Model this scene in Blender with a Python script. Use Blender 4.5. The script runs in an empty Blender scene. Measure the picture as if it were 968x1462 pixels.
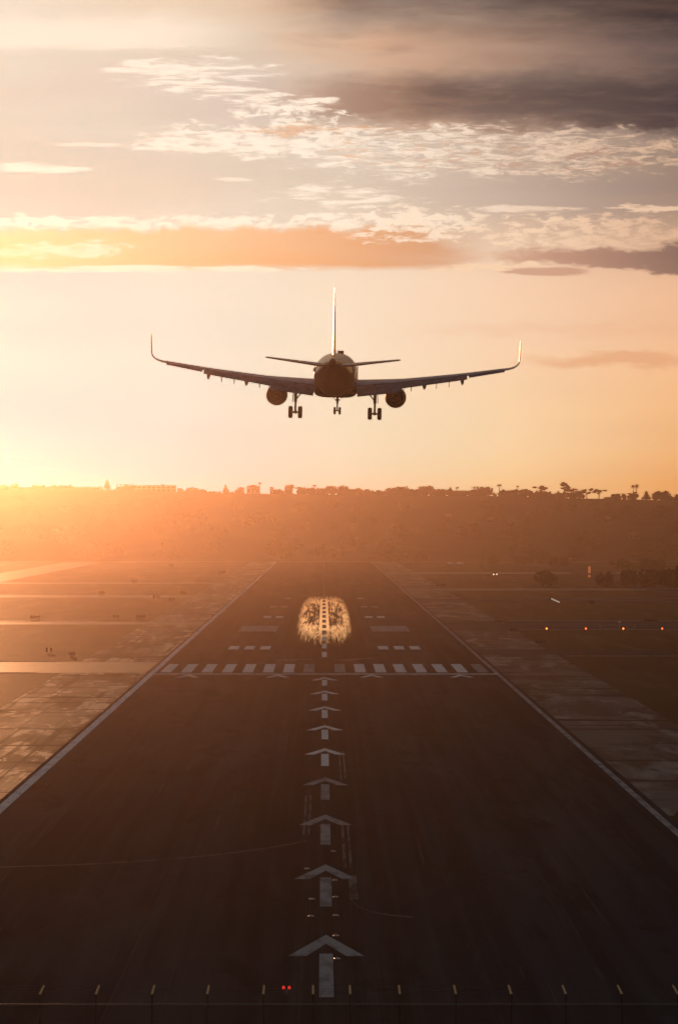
import bpy, bmesh, math, random
from mathutils import Vector, Matrix, Euler, noise as mnoise
R = math.radians
S = bpy.context.scene
COL = S.collection
rnd = random.Random(7)

# ------------------------------------------------------------------ camera
H = 26.8            # camera height over the runway, metres
FPX = 6700.0        # focal length in pixels of a 968 px wide frame
VPU, VPV = 462.0, 742.0   # where the +Y axis vanishes in that frame
cam = bpy.data.cameras.new('camera')
camo = bpy.data.objects.new('camera', cam); COL.objects.link(camo)
cam.sensor_fit = 'HORIZONTAL'; cam.sensor_width = 36.0
cam.lens = FPX/968*36.0
cam.clip_start = 1.0; cam.clip_end = 30000
camo.location = (0, 0, H)
camo.rotation_euler = (R(90)+math.atan(11/FPX), 0, -math.atan(22/FPX))
S.camera = camo
S.render.resolution_x, S.render.resolution_y = 677, 1024

# ------------------------------------------------------------------ light
EXPO = -2.2
SUN_AZ, SUN_EL = -5.0, 2.7     # degrees left of the runway axis, above the horizon
SUN_STRENGTH = 5.0
SKY_STRENGTH = 0.12
DOME_GAIN = (4.5, 4.9, 5.5)   # sky away from the sunset
S.view_settings.view_transform = 'Standard'; S.view_settings.look = 'None'
S.view_settings.exposure = EXPO; S.view_settings.gamma = 1.0
S.view_settings.use_curve_mapping = False
S.cycles.use_denoising = True; S.cycles.use_adaptive_sampling = False
try: S.cycles.denoiser = 'OPENIMAGEDENOISE'
except Exception: pass
S.cycles.max_bounces = 6; S.cycles.volume_bounces = 1
S.cycles.diffuse_bounces = 2; S.cycles.glossy_bounces = 3
S.cycles.caustics_reflective = False; S.cycles.caustics_refractive = False

sun = bpy.data.lights.new('sun', 'SUN'); suno = bpy.data.objects.new('sun', sun); COL.objects.link(suno)
sun.energy = SUN_STRENGTH; sun.angle = R(0.5); sun.color = (1.0, 0.44, 0.18)
sd = Vector((math.sin(R(SUN_AZ))*math.cos(R(SUN_EL)), math.cos(R(SUN_AZ))*math.cos(R(SUN_EL)), math.sin(R(SUN_EL))))
suno.rotation_euler = sd.to_track_quat('Z', 'Y').to_euler()
suno.location = (0, 0, 200)

# ------------------------------------------------------------------ node helpers
class NT:
    """a small expression builder over a node tree"""
    def __init__(s, tree): s.t = tree; s.n = tree.nodes; s.l = tree.links
    def put(s, inp, v):
        if hasattr(v, 'links') or isinstance(v, bpy.types.NodeSocket): s.l.new(v, inp)
        elif v is not None: inp.default_value = v
    def m(s, op, a, b=None, c=None, clamp=False):
        n = s.n.new('ShaderNodeMath'); n.operation = op; n.use_clamp = clamp
        for i, v in enumerate((a, b, c)):
            if v is not None: s.put(n.inputs[i], v)
        return n.outputs[0]
    def add(s, a, b): return s.m('ADD', a, b)
    def sub(s, a, b): return s.m('SUBTRACT', a, b)
    def mul(s, a, b): return s.m('MULTIPLY', a, b)
    def div(s, a, b): return s.m('DIVIDE', a, b)
    def mn(s, a, b): return s.m('MINIMUM', a, b)
    def mx(s, a, b): return s.m('MAXIMUM', a, b)
    def inv(s, a): return s.m('SUBTRACT', 1.0, a)
    def ss(s, x, lo, hi):                # smooth 0..1, works for hi < lo
        n = s.n.new('ShaderNodeMapRange'); n.interpolation_type = 'SMOOTHSTEP'
        if isinstance(lo, (int, float)) and isinstance(hi, (int, float)) and hi < lo:
            s.put(n.inputs['Value'], x); n.inputs['From Min'].default_value = hi; n.inputs['From Max'].default_value = lo
            n.inputs['To Min'].default_value = 1; n.inputs['To Max'].default_value = 0
        else:
            s.put(n.inputs['Value'], x); s.put(n.inputs['From Min'], lo); s.put(n.inputs['From Max'], hi)
        return n.outputs['Result']
    def vec(s, x, y, z=0.0):
        n = s.n.new('ShaderNodeCombineXYZ'); s.put(n.inputs[0], x); s.put(n.inputs[1], y); s.put(n.inputs[2], z); return n.outputs[0]
    def xyz(s, v):
        n = s.n.new('ShaderNodeSeparateXYZ'); s.l.new(v, n.inputs[0]); return n.outputs
    def noise(s, v, scale=1.0, detail=4.0, rough=0.55, dist=0.0):
        n = s.n.new('ShaderNodeTexNoise'); s.l.new(v, n.inputs['Vector'])
        n.inputs['Scale'].default_value = scale; n.inputs['Detail'].default_value = detail
        n.inputs['Roughness'].default_value = rough; n.inputs['Distortion'].default_value = dist
        return n.outputs['Fac']
    def mix(s, f, a, b, mode='MIX'):
        n = s.n.new('ShaderNodeMix'); n.data_type = 'RGBA'; n.blend_type = mode
        s.put(n.inputs[0], f); s.put(n.inputs[6], a); s.put(n.inputs[7], b); return n.outputs[2]
    def ramp(s, x, stops):
        n = s.n.new('ShaderNodeValToRGB'); cr = n.color_ramp
        while len(cr.elements) < len(stops): cr.elements.new(0.5)
        for e, (p, c) in zip(cr.elements, stops): e.position = p; e.color = c
        s.put(n.inputs[0], x); return n.outputs[0]

def lin(*c):
    r = []
    for v in c:
        v /= 255.0
        r.append(v/12.92 if v <= 0.04045 else ((v+0.055)/1.055)**2.4)
    return (*r, 1.0)

# ------------------------------------------------------------------ world sky
W = bpy.data.worlds.new('World'); S.world = W; W.use_nodes = True
wt = W.node_tree; wt.nodes.clear(); N = NT(wt)
out = N.n.new('ShaderNodeOutputWorld'); bg = N.n.new('ShaderNodeBackground'); N.l.new(bg.outputs[0], out.inputs[0])
bg.inputs['Strength'].default_value = SKY_STRENGTH
nish = N.n.new('ShaderNodeTexSky'); nish.sky_type = 'NISHITA'; nish.sun_disc = False
nish.sun_elevation = R(SUN_EL); nish.sun_rotation = R(SUN_AZ); nish.air_density = 1.2; nish.dust_density = 3.0; nish.ozone_density = 1.0
tc = N.n.new('ShaderNodeTexCoord')
dx, dy, dz = N.xyz(tc.outputs['Generated'])
dys = N.mx(dy, 0.05)
# the sunset sky in plain direction space: U across, V down, both as tangents of the world's +Y direction
U = N.add(N.mul(N.div(dx, dys), FPX), VPU)
V = N.sub(VPV, N.mul(N.div(dz, dys), FPX))
def Vr(v): return (v+200)/1000.0
t = N.m('MULTIPLY_ADD', V, 1/1000.0, 0.2)
def col3(stops): return N.ramp(t, [(Vr(v), lin(*c)) for v, c in stops])
# clear-sky colours (linear) by column and row of the same direction space
SKYCOLS = [(10, [(0, (0.806,0.720,0.585)), (150, (0.545,0.600,0.501)), (270, (0.357,0.546,0.494)), (400, (0.300,0.492,0.564)), (480, (0.300,0.423,0.559)), (560, (0.300,0.322,0.560)), (640, (0.300,0.200,0.571)), (690, (0.300,0.200,0.598))]),
           (240, [(0, (0.815,0.647,0.473)), (150, (0.607,0.574,0.484)), (270, (0.648,0.617,0.498)), (400, (0.599,0.709,0.610)), (480, (0.459,0.682,0.631)), (560, (0.319,0.668,0.651)), (640, (0.300,0.571,0.638)), (690, (0.300,0.465,0.663))]),
           (484, [(0, (0.624,0.493,0.380)), (150, (0.559,0.505,0.428)), (270, (0.695,0.604,0.486)), (400, (0.865,0.745,0.577)), (480, (0.828,0.748,0.568)), (560, (0.807,0.760,0.564)), (640, (0.665,0.763,0.581)), (690, (0.512,0.762,0.586))]),
           (730, [(0, (0.300,0.219,0.190)), (150, (0.482,0.365,0.293)), (270, (0.523,0.406,0.317)), (400, (0.940,0.658,0.452)), (480, (0.955,0.678,0.458)), (560, (0.971,0.709,0.435)), (640, (0.981,0.753,0.446)), (690, (1.036,0.796,0.404))]),
           (960, [(0, (0.300,0.200,0.160)), (150, (0.321,0.238,0.199)), (270, (0.336,0.242,0.182)), (400, (0.885,0.533,0.329)), (480, (0.937,0.553,0.324)), (560, (0.980,0.567,0.285)), (640, (1.026,0.575,0.249)), (690, (1.134,0.565,0.192))])]
def colramp(row):
    row = [(-200, tuple(q*0.8 for q in row[0][1]))]+row+[(760, row[-1][1])]
    return N.ramp(t, [(Vr(v), (*c, 1.0)) for v, c in row])
base = colramp(SKYCOLS[0][1])
for (ua, _), (ub, row) in zip(SKYCOLS, SKYCOLS[1:]):
    base = N.mix(N.m('MULTIPLY', N.sub(U, ua), 1.0/(ub-ua), clamp=True), base, colramp(row))
f2 = N.ss(U, 420, 1030)

# shared noise fields, stretched along the horizon
def nf(sx, sy, seed, detail=5, rough=0.6, dist=0.0):
    return N.noise(N.vec(N.mul(U, 1.0/sx), N.mul(V, 1.0/sy), seed), 1.0, detail, rough, dist)
wob1 = nf(150, 40, 3.1, 5, 0.6)
wob2 = nf(60, 22, 9.7, 5, 0.62)
cir = nf(62, 7.5, 21.3, 8, 0.7, 0.5)       # streaks
puff = nf(30, 10, 33.9, 8, 0.68, 0.4)      # small clumps
Uw = N.add(U, N.mul(N.sub(wob1, 0.5), 160)); Vw = N.add(V, N.mul(N.sub(wob2, 0.5), 46))
def ell(cu, cv, ru, rv, soft=1.0, u=None, v=None, tilt=0.0):
    """soft ellipse mask, 1 at the centre"""
    u = Uw if u is None else u; v = Vw if v is None else v
    du = N.sub(u, cu); dv = N.sub(N.sub(v, cv), N.mul(du, tilt)) if tilt else N.sub(v, cv)
    a = N.mul(du, 1/ru); b = N.mul(dv, 1/rv)
    r = N.m('SQRT', N.add(N.mul(a, a), N.mul(b, b)))
    return N.ss(r, 1.0+0.35*soft, 1.0-0.65*soft)

# the dark deck at the upper right
edge = N.add(N.m('MULTIPLY_ADD', V, 0.75, 320), N.mul(N.sub(wob1, 0.5), 240))
deck = N.mul(N.ss(N.sub(U, edge), -70, 190), N.ss(Vw, 206, 168))
deckcol = N.ramp(N.mul(N.sub(U, 350), 1/650.0), [(0.0, lin(238,202,168)), (0.28, lin(212,170,140)), (0.5, lin(172,136,114)), (0.78, lin(122,100,92)), (1.0, lin(82,73,73))])
sky = N.mix(deck, base, deckcol)
d1 = N.mul(N.mx(ell(770, 136, 330, 44, 0.8), ell(930, 148, 240, 40, 0.7)), N.ss(Vw, 192, 176))
d1b = N.mul(ell(545, 138, 200, 40, 1.1), N.ss(Vw, 196, 168))
d1col = N.ramp(N.mul(N.sub(U, 450), 1/500.0), [(0.0, lin(160,130,112)), (0.4, lin(98,84,80)), (1.0, lin(66,59,62))])
sky = N.mix(N.mul(N.mx(d1, N.mul(d1b, 0.85)), 0.92), sky, d1col)
d2 = N.mul(N.ss(N.add(V, N.mul(N.sub(wob2, 0.5), 34)), 72, 2), N.ss(Uw, 290, 520))
d2col = N.ramp(N.mul(N.sub(U, 330), 1/640.0), [(0.0, lin(206,172,144)), (0.24, lin(116,95,85)), (0.6, lin(72,63,62)), (1.0, lin(34,33,38))])
sky = N.mix(N.mul(d2, 0.92), sky, d2col)

# grey-lavender gap under the cream bands
gap = N.mx(ell(230, 115, 230, 46, 1.3), N.mx(ell(330, 155, 120, 26, 1.2), ell(860, 285, 260, 34, 1.2)))
sky = N.mix(N.mul(gap, 0.5), sky, N.mix(f2, lin(212,198,186), lin(152,132,126)))

bil = nf(120, 26, 71.0, 7, 0.62, 0.4)
sky = N.mix(N.mul(N.mul(deck, N.ss(bil, 0.46, 0.7)), 0.16), sky, N.mix(N.ss(U, 420, 900), lin(232,190,156), lin(150,124,112)))
sky = N.mix(N.mul(N.mul(deck, N.ss(nf(150, 30, 83.0, 7, 0.62, 0.4), 0.48, 0.72)), 0.26), sky, lin(80,69,67))
cream = N.mix(N.ss(U, 420, 1050), lin(255,240,220), lin(224,184,152))
def lay(mask, lo, hi, field, colour, amt=1.0):
    """cloud where the field beats a threshold that falls towards the mask's middle"""
    global sky
    x = N.add(field, N.mul(N.sub(mask, 1.0), 0.27))
    f = N.mul(N.mul(N.ss(x, lo, hi), N.m('MINIMUM', N.mul(mask, 2.2), 1.0)), amt)
    sky = N.mix(f, sky, colour)
# cream band at the upper left
bandL = N.mul(N.mul(N.ss(Vw, 4, 44), N.ss(N.add(V, N.mul(N.sub(cir, 0.5), 30)), 76, 62)), N.ss(U, 400, 190))
sky = N.mix(N.mul(bandL, 0.8), sky, lin(255,238,216))
lay(ell(270, 102, 150, 30), 0.41, 0.58, cir, cream)
lay(ell(350, 136, 170, 20, tilt=0.10), 0.41, 0.58, cir, cream)
lay(ell(420, 160, 130, 22, tilt=0.08), 0.42, 0.58, puff, cream)
lay(ell(370, 198, 215, 34), 0.40, 0.57, puff, cream)
lay(ell(330, 206, 200, 22), 0.42, 0.59, cir, cream)
lay(ell(470, 184, 130, 12), 0.38, 0.52, cir, lin(218,170,132), 0.75)
rip = nf(42, 7.5, 40.2, 8, 0.72, 0.8)
lay(ell(640, 216, 360, 52, tilt=0.03), 0.39, 0.60, rip, cream)
lay(ell(880, 214, 240, 40, tilt=0.02), 0.42, 0.62, nf(40, 9, 47.2, 6, 0.68, 0.8), cream, 0.9)
lay(ell(700, 222, 330, 34, tilt=0.03), 0.47, 0.60, nf(38, 7, 52.6, 5, 0.66, 0.8), N.mix(N.ss(U, 450, 900), lin(226,190,158), lin(170,134,118)), 0.75)
lay(ell(480, 280, 140, 22), 0.41, 0.58, cir, cream)
lay(ell(740, 297, 90, 6, v=V), 0.36, 0.5, cir, cream)
lay(ell(62, 239, 85, 8, v=V, tilt=0.03), 0.36, 0.52, cir, lin(255,240,220), 0.9)
lay(ell(150, 206, 60, 4, v=V), 0.36, 0.5, cir, lin(255,236,214), 0.7)
lay(ell(330, 256, 40, 4, v=V), 0.36, 0.5, cir, lin(255,236,214), 0.7)
# cumulus line: cream scalloped tops over an orange slab
tops = N.add(320, N.add(N.mul(N.sub(nf(95, 300, 5.5, 4, 0.6), 0.5), 40), N.mul(N.sub(nf(22, 300, 15.5, 3, 0.6), 0.5), 16)))
slab = N.mul(N.mul(N.ss(N.sub(V, tops), -2, 12), N.ss(N.add(V, N.mul(N.sub(cir, 0.5), 16)), 388, 376)), N.ss(Uw, 700, 590))
slabcol = N.ramp(N.mul(U, 1/680.0), [(0.0, lin(250,204,146)), (0.3, lin(246,188,126)), (0.7, lin(232,168,116)), (1.0, lin(206,150,114))])
lay(N.mul(N.ss(N.m('ABSOLUTE', N.sub(N.sub(V, tops), -4)), 20, 4), N.ss(U, 720, 640)), 0.40, 0.53, puff, lin(255,240,216))
sky = N.mix(N.mul(slab, 0.9), sky, slabcol)
lay(N.mul(ell(90, 356, 170, 14), N.ss(U, 260, 160)), 0.36, 0.56, puff, lin(255,234,202), 0.8)
lay(ell(150, 384, 330, 6, v=V), 0.34, 0.5, cir, lin(255,240,212), 0.8)
lay(ell(600, 320, 150, 32), 0.40, 0.57, puff, N.mix(0.4, cream, lin(255,226,192)))
lay(ell(840, 332, 240, 36), 0.40, 0.57, puff, N.mix(N.ss(U, 700, 980), lin(250,218,186), lin(226,184,152)))
lay(ell(930, 296, 90, 9), 0.36, 0.5, cir, lin(238,204,172))
wedge = N.mul(N.mul(N.ss(Uw, 640, 800), N.ss(N.sub(Vw, N.m('MULTIPLY_ADD', U, -0.035, 384)), -4, 6)), N.ss(N.sub(Vw, N.m('MULTIPLY_ADD', U, 0.06, 330)), 4, -5))
sky = N.mix(N.mul(wedge, 0.9), sky, N.ramp(N.mul(N.sub(U, 660), 1/310.0), [(0, lin(216,164,134)), (0.5, lin(180,136,116)), (1.0, lin(124,98,92))]))
lay(ell(700, 382, 120, 10), 0.36, 0.52, puff, lin(252,216,178), 0.8)
lay(ell(790, 387, 60, 6, v=V), 0.2, 0.4, cir, lin(196,146,120), 0.8)
# thin smoky streak right of the airliner
sky = N.mix(N.mul(ell(885, 514, 150, 12), 0.55), sky, lin(226,160,116))
sky = N.mix(N.mul(ell(830, 470, 260, 12), 0.16), sky, lin(228,168,126))
# broad uneven veil so no part is an even gradient
sky = N.mix(N.mul(N.ss(nf(420, 60, 61.0, 4, 0.55), 0.35, 0.75), 0.16), sky, N.mix(f2, lin(255,244,226), lin(196,150,120)))
k = 1.0/(SKY_STRENGTH*(2.0**EXPO))
skyg = N.mix(1.0, sky, (k, k, k, 1), 'MULTIPLY')
win = N.mul(N.mul(N.ss(U, -3200, -900), N.ss(U, 3200, 1500)), N.mul(N.ss(V, -1500, -200), N.ss(dy, 0.3, 0.6)))
dome = N.mix(1.0, nish.outputs[0], (*DOME_GAIN, 1), 'MULTIPLY')
N.l.new(N.mix(win, dome, skyg), bg.inputs['Color'])
W.cycles.sampling_method = 'MANUAL'; W.cycles.sample_map_resolution = 2048

# ------------------------------------------------------------------ materials
def mat(name, colour, rough=0.6, spec=0.3, metal=0.0, coat=0.0, var=None, bump=None, emit=None):
    """Principled surface; var = (colour2, scale vector, threshold lo, hi), bump = (scale vector, strength)"""
    m = bpy.data.materials.new(name); m.use_nodes = True
    n = NT(m.node_tree); p = m.node_tree.nodes['Principled BSDF']
    p.inputs['Base Color'].default_value = (*colour, 1); p.inputs['Roughness'].default_value = rough
    p.inputs['Specular IOR Level'].default_value = spec; p.inputs['Metallic'].default_value = metal
    p.inputs['Coat Weight'].default_value = coat
    if var or bump:
        tcn = n.n.new('ShaderNodeTexCoord'); x, y, z = n.xyz(tcn.outputs['Object'])
    if var:
        c2, (a, b, c), lo, hi = var
        f = n.noise(n.vec(n.mul(x, a), n.mul(y, b), n.mul(z, c)), 1.0, 5, 0.6, 0.2)
        n.l.new(n.mix(n.ss(f, lo, hi), (*colour, 1), (*c2, 1)), p.inputs['Base Color'])
    if bump:
        (a, b, c), st = bump
        f = n.noise(n.vec(n.mul(x, a), n.mul(y, b), n.mul(z, c)), 1.0, 4, 0.6)
        bn = n.n.new('ShaderNodeBump'); bn.inputs['Strength'].default_value = st; n.l.new(f, bn.inputs['Height'])
        n.l.new(bn.outputs[0], p.inputs['Normal'])
    if emit:
        p.inputs['Emission Color'].default_value = (*emit[0], 1); p.inputs['Emission Strength'].default_value = emit[1]
    return m

def ground_mat(name, layers, base, rough=0.9, spec=0.0):
    """flat surfaces: base colour, then layers (colour, (sx,sy) in metres, lo, hi, amount, detail)"""
    m = bpy.data.materials.new(name); m.use_nodes = True
    n = NT(m.node_tree); p = m.node_tree.nodes['Principled BSDF']
    g = n.n.new('ShaderNodeNewGeometry'); x, y, z = n.xyz(g.outputs['Position'])
    c = (*base, 1)
    for i, (cc, (sx, sy), lo, hi, amt, det) in enumerate(layers):
        f = n.noise(n.vec(n.mul(x, 1/sx), n.mul(y, 1/sy), 3.7*i+1.3), 1.0, det, 0.62, 0.3)
        c = n.mix(n.mul(n.ss(f, lo, hi), amt), c, (*cc, 1))
    n.put(p.inputs['Base Color'], c)
    p.inputs['Roughness'].default_value = rough; p.inputs['Specular IOR Level'].default_value = spec
    return m, n, p, (x, y)

M = {}
M['grass'] = ground_mat('dry grass', [((0.030,0.026,0.014), (60,240), 0.4, 0.62, 0.9, 6), ((0.10,0.08,0.045), (9,120), 0.5, 0.7, 0.8, 5), ((0.02,0.019,0.012), (30,60), 0.55, 0.7, 0.7, 5)], (0.05,0.041,0.025), 0.6, 0.00025)[0]
M['asphalt'], n, p, (x, y) = ground_mat('runway asphalt', [((0.028,0.030,0.033), (2.2,420), 0.42, 0.62, 0.9, 4), ((0.070,0.070,0.071), (9,160), 0.48, 0.68, 0.8, 5), ((0.026,0.026,0.027), (4,28), 0.55, 0.66, 0.7, 5), ((0.085,0.082,0.078), (0.5,90), 0.66, 0.7, 0.6, 3)], (0.044,0.047,0.051), 0.9, 0.0)
# tyre-blackened lanes either side of the centreline
lane = n.mul(n.ss(n.m('ABSOLUTE', x), 10, 3), n.ss(n.noise(n.vec(n.mul(x, 1.1), n.mul(y, 1/200.0), 9.0), 1.0, 4), 0.3, 0.6))
old = p.inputs['Base Color'].links[0].from_socket
n.l.new(n.mix(n.mul(lane, 0.6), old, (0.022,0.021,0.021,1)), p.inputs['Base Color'])
M['shoulder'], n, p, (x, y) = ground_mat('worn shoulder paving', [((0.06,0.054,0.048), (9,55), 0.45, 0.56, 0.9, 6), ((0.42,0.37,0.31), (5,40), 0.53, 0.62, 0.85, 6), ((0.02,0.019,0.017), (40,9), 0.56, 0.60, 0.95, 4), ((0.03,0.028,0.025), (0.7,120), 0.58, 0.63, 0.85, 4), ((0.40,0.35,0.29), (3,14), 0.6, 0.66, 0.8, 5)], (0.15,0.135,0.118), 0.6, 0.0)
col_ = p.inputs['Base Color'].links[0].from_socket
bw_ = n.n.new('ShaderNodeRGBToBW'); n.l.new(col_, bw_.inputs[0])
n.l.new(n.m('MULTIPLY', n.m('POWER', bw_.outputs[0], 1.4), 0.011), p.inputs['Specular IOR Level'])   # dirt-filled joints are dull, bare slabs shine
M['shoulder_dull'] = ground_mat('dull shoulder paving', [((0.06,0.057,0.054), (9,55), 0.45, 0.58, 0.9, 6), ((0.27,0.25,0.23), (5,40), 0.52, 0.64, 0.85, 6), ((0.02,0.019,0.018), (40,9), 0.56, 0.60, 0.9, 4), ((0.14,0.13,0.12), (2.5,14), 0.6, 0.67, 0.7, 5)], (0.14,0.13,0.12), 0.8, 0.0003)[0]
M['taxi'] = ground_mat('taxiway asphalt', [((0.06,0.057,0.053), (30,60), 0.45, 0.6, 0.8, 5), ((0.05,0.048,0.046), (40,9), 0.55, 0.66, 0.7, 5)], (0.09,0.083,0.076), 0.5, 0.008)[0]
M['darktaxi'] = ground_mat('dark taxiway asphalt', [((0.055,0.053,0.051), (30,60), 0.45, 0.6, 0.8, 5)], (0.09,0.086,0.082), 0.85, 0.0)[0]
M['patch'] = ground_mat('sealed patch', [((0.05,0.047,0.044), (2,6), 0.45, 0.6, 0.8, 4)], (0.13,0.115,0.10), 0.85, 0.0)[0]
M['cut'] = ground_mat('sealed saw cut', [((0.05,0.047,0.044), (0.4,9), 0.5, 0.6, 0.9, 4)], (0.17,0.155,0.14), 0.85, 0.0)[0]
M['paint'] = ground_mat('runway paint', [((0.6,0.59,0.57), (1.2,5), 0.42, 0.62, 0.8, 5), ((0.16,0.16,0.16), (0.35,3.0), 0.60, 0.68, 0.9, 5)], (0.78,0.77,0.75), 0.7, 0.0)[0]
M['fade'] = ground_mat('worn runway paint', [((0.17,0.165,0.16), (1.0,5), 0.42, 0.62, 0.85, 5)], (0.36,0.35,0.34), 0.75, 0.0)[0]
M['hill'] = ground_mat('scrub hillside', [((0.045,0.042,0.026), (120,160), 0.4, 0.62, 0.8, 4), ((0.075,0.065,0.042), (60,90), 0.52, 0.72, 0.6, 4)], (0.058,0.053,0.034), 0.95, 0.0)[0]

# polished rubber: mirror-smooth film with rough worn flecks
m = bpy.data.materials.new('polished tyre rubber'); m.use_nodes = True; M['rubber'] = m
n = NT(m.node_tree); p = m.node_tree.nodes['Principled BSDF']
g = n.n.new('ShaderNodeNewGeometry'); x, y, z = n.xyz(g.outputs['Position'])
f = n.noise(n.vec(n.mul(x, 2.6), n.mul(y, 1/75.0), 2.0), 1.0, 6, 0.74, 0.5)
f2 = n.noise(n.vec(n.mul(x, 0.5), n.mul(y, 1/70.0), 7.0), 1.0, 4, 0.6, 0.4)
ax_ = n.m('ABSOLUTE', n.sub(x, 0.16))
e1 = n.m('POWER', n.m('MAXIMUM', n.mul(n.sub(ax_, 3.7), 1/3.2), 0.0), 2.3); e2 = n.m('POWER', n.m('ABSOLUTE', n.mul(n.sub(y, 1335), 1/285.0)), 2.3)
edge_ = n.m('POWER', n.add(e1, e2), 0.4348)               # 0 in the middle of a wheel lane, 1 at its rim
core = n.mul(n.ss(ax_, 1.4, 1.1), n.ss(n.m('ABSOLUTE', n.sub(y, 1350)), 260, 200))
lane_ = n.mul(n.ss(n.add(edge_, n.mul(n.sub(f, 0.5), 1.25)), 1.12, 0.66), n.m('MAXIMUM', n.ss(n.m('ABSOLUTE', n.sub(ax_, 1.5)), 0.10, 0.34), n.mul(n.ss(f2, 0.50, 0.56), 0.85)))
film = n.mx(core, n.mul(lane_, n.ss(n.add(n.add(f, n.mul(n.sub(f2, 0.5), 0.5)), n.mul(n.m('POWER', edge_, 2.0), 0.20)), 0.44, 0.66)))
p.inputs['Base Color'].default_value = (0.03,0.029,0.028,1); p.inputs['Roughness'].default_value = 0.9; p.inputs['Specular IOR Level'].default_value = 0.0
gl = n.n.new('ShaderNodeBsdfGlossy'); gl.inputs['Color'].default_value = (0.97,0.74,0.45,1); gl.inputs['Roughness'].default_value = 0.07
mx_ = n.n.new('ShaderNodeMixShader'); n.l.new(film, mx_.inputs[0]); n.l.new(p.outputs[0], mx_.inputs[1]); n.l.new(gl.outputs[0], mx_.inputs[2])
mo_ = [q for q in n.n if q.type == 'OUTPUT_MATERIAL'][0]; n.l.new(mx_.outputs[0], mo_.inputs['Surface'])

M['white'] = mat('aircraft white paint', (0.50,0.48,0.45), 0.36, 0.45, 0, 0.0, var=((0.42,0.40,0.37), (0.8,0.4,0.8), 0.45, 0.65))
M['grey'] = mat('wing grey paint', (0.20,0.26,0.36), 0.42, 0.25, 0, 0.0, var=((0.15,0.195,0.28), (0.9,0.5,2), 0.42, 0.62))
M['flap'] = mat('flap grey paint', (0.14,0.17,0.22), 0.4, 0.4, var=((0.11,0.115,0.125), (2.0,1.2,2), 0.42, 0.62))
M['maroon'] = mat('nacelle dark paint', (0.03,0.02,0.019), 0.55, 0.04, var=((0.02,0.015,0.014), (1.5,1.0,1.5), 0.42, 0.62))
M['nozzle'] = mat('burnt nozzle metal', (0.06,0.04,0.03), 0.6, 0.1, 0.0, var=((0.035,0.025,0.02), (3,2,3), 0.4, 0.6))
M['duct'] = mat('dark duct', (0.02,0.018,0.017), 0.7, 0.2)
M['steel'] = mat('landing gear metal', (0.14,0.135,0.13), 0.45, 0.4, 0.3)
M['tyre'] = mat('tyre rubber', (0.022,0.021,0.021), 0.75, 0.25)
M['rim'] = mat('wheel rim', (0.32,0.31,0.30), 0.4, 0.5, 0.5)
M['glass'] = mat('dark glass', (0.02,0.022,0.026), 0.1, 0.5)
M['sign'] = mat('sign housing', (0.045,0.042,0.04), 0.6, 0.3, var=((0.03,0.028,0.027), (3,3,3), 0.4, 0.6))
M['galv'] = mat('galvanised steel', (0.30,0.30,0.30), 0.42, 0.5, 0.8, var=((0.18,0.17,0.165), (6,6,6), 0.42, 0.62))
M['arm'] = mat('sunset-tinted galvanised arm', (1.0,0.58,0.30), 0.48, 0.5, 1.0)  # steel coloured orange to carry the sunset light on the arms
M['glintwhite'] = mat('white board glint emission', (0.7,0.68,0.64), 0.4, 0.4, emit=((1.0,0.86,0.70), 1.7))  # emission stands in for a sun glint; the board is no lamp
M['glintamber'] = mat('amber band glint emission', (0.55,0.25,0.1), 0.4, 0.4, emit=((1.0,0.40,0.17),1.26))  # added emission in place of sunlight catching the pylon bands
M['wire'] = mat('dull wire', (0.03,0.03,0.03), 0.6, 0.3, 0.4)
M['bark'] = mat('bark', (0.07,0.055,0.04), 0.9, 0.1, var=((0.04,0.032,0.025), (2,2,0.6), 0.4, 0.6))
M['leaf'] = mat('dark foliage', (0.045,0.055,0.022), 0.9, 0.0, var=((0.062,0.066,0.03), (0.5,0.5,0.5), 0.45, 0.62))
M['leaf2'] = mat('olive foliage', (0.06,0.06,0.03), 0.9, 0.0, var=((0.04,0.045,0.02), (0.5,0.5,0.5), 0.45, 0.62))
M['stucco'] = mat('stucco', (0.34,0.30,0.25), 0.9, 0.1, var=((0.28,0.245,0.2), (0.3,0.3,0.3), 0.45, 0.6))
M['dun'] = mat('dun wall', (0.13,0.115,0.095), 0.9, 0.0, var=((0.10,0.09,0.075), (0.3,0.3,0.3), 0.45, 0.6))
M['pale'] = mat('pale wall paint', (0.62,0.58,0.50), 0.85, 0.1, var=((0.52,0.48,0.42), (0.3,0.3,0.3), 0.45, 0.6))
M['rooft'] = mat('clay roof', (0.20,0.11,0.07), 0.85, 0.1, var=((0.14,0.08,0.055), (0.8,0.8,0.8), 0.45, 0.6))
M['whitep'] = mat('white enamel', (0.72,0.70,0.67), 0.35, 0.5, var=((0.62,0.60,0.57), (2,2,2), 0.45, 0.6))
M['orange'] = mat('orange fabric', (0.62,0.24,0.06), 0.7, 0.2, var=((0.5,0.18,0.05), (3,3,3), 0.45, 0.6))
M['redlamp'] = mat('red lamp glass', (0.5,0.05,0.02), 0.3, 0.5, emit=((1.0,0.10,0.025),19.55))
M['reddim'] = mat('small red lamp glass', (0.4,0.02,0.02), 0.3, 0.5, emit=((1.0,0.03,0.02),4.02))
M['amber'] = mat('amber lamp glass', (0.5,0.2,0.03), 0.3, 0.5, emit=((1.0,0.26,0.05),19.55))
M['head'] = mat('headlamp glass', (0.8,0.8,0.75), 0.2, 0.5, emit=((1.0,0.86,0.62),23.00))
M['inset'] = mat('inset light steel', (0.55,0.54,0.52), 0.3, 0.5, 0.7)

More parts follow.
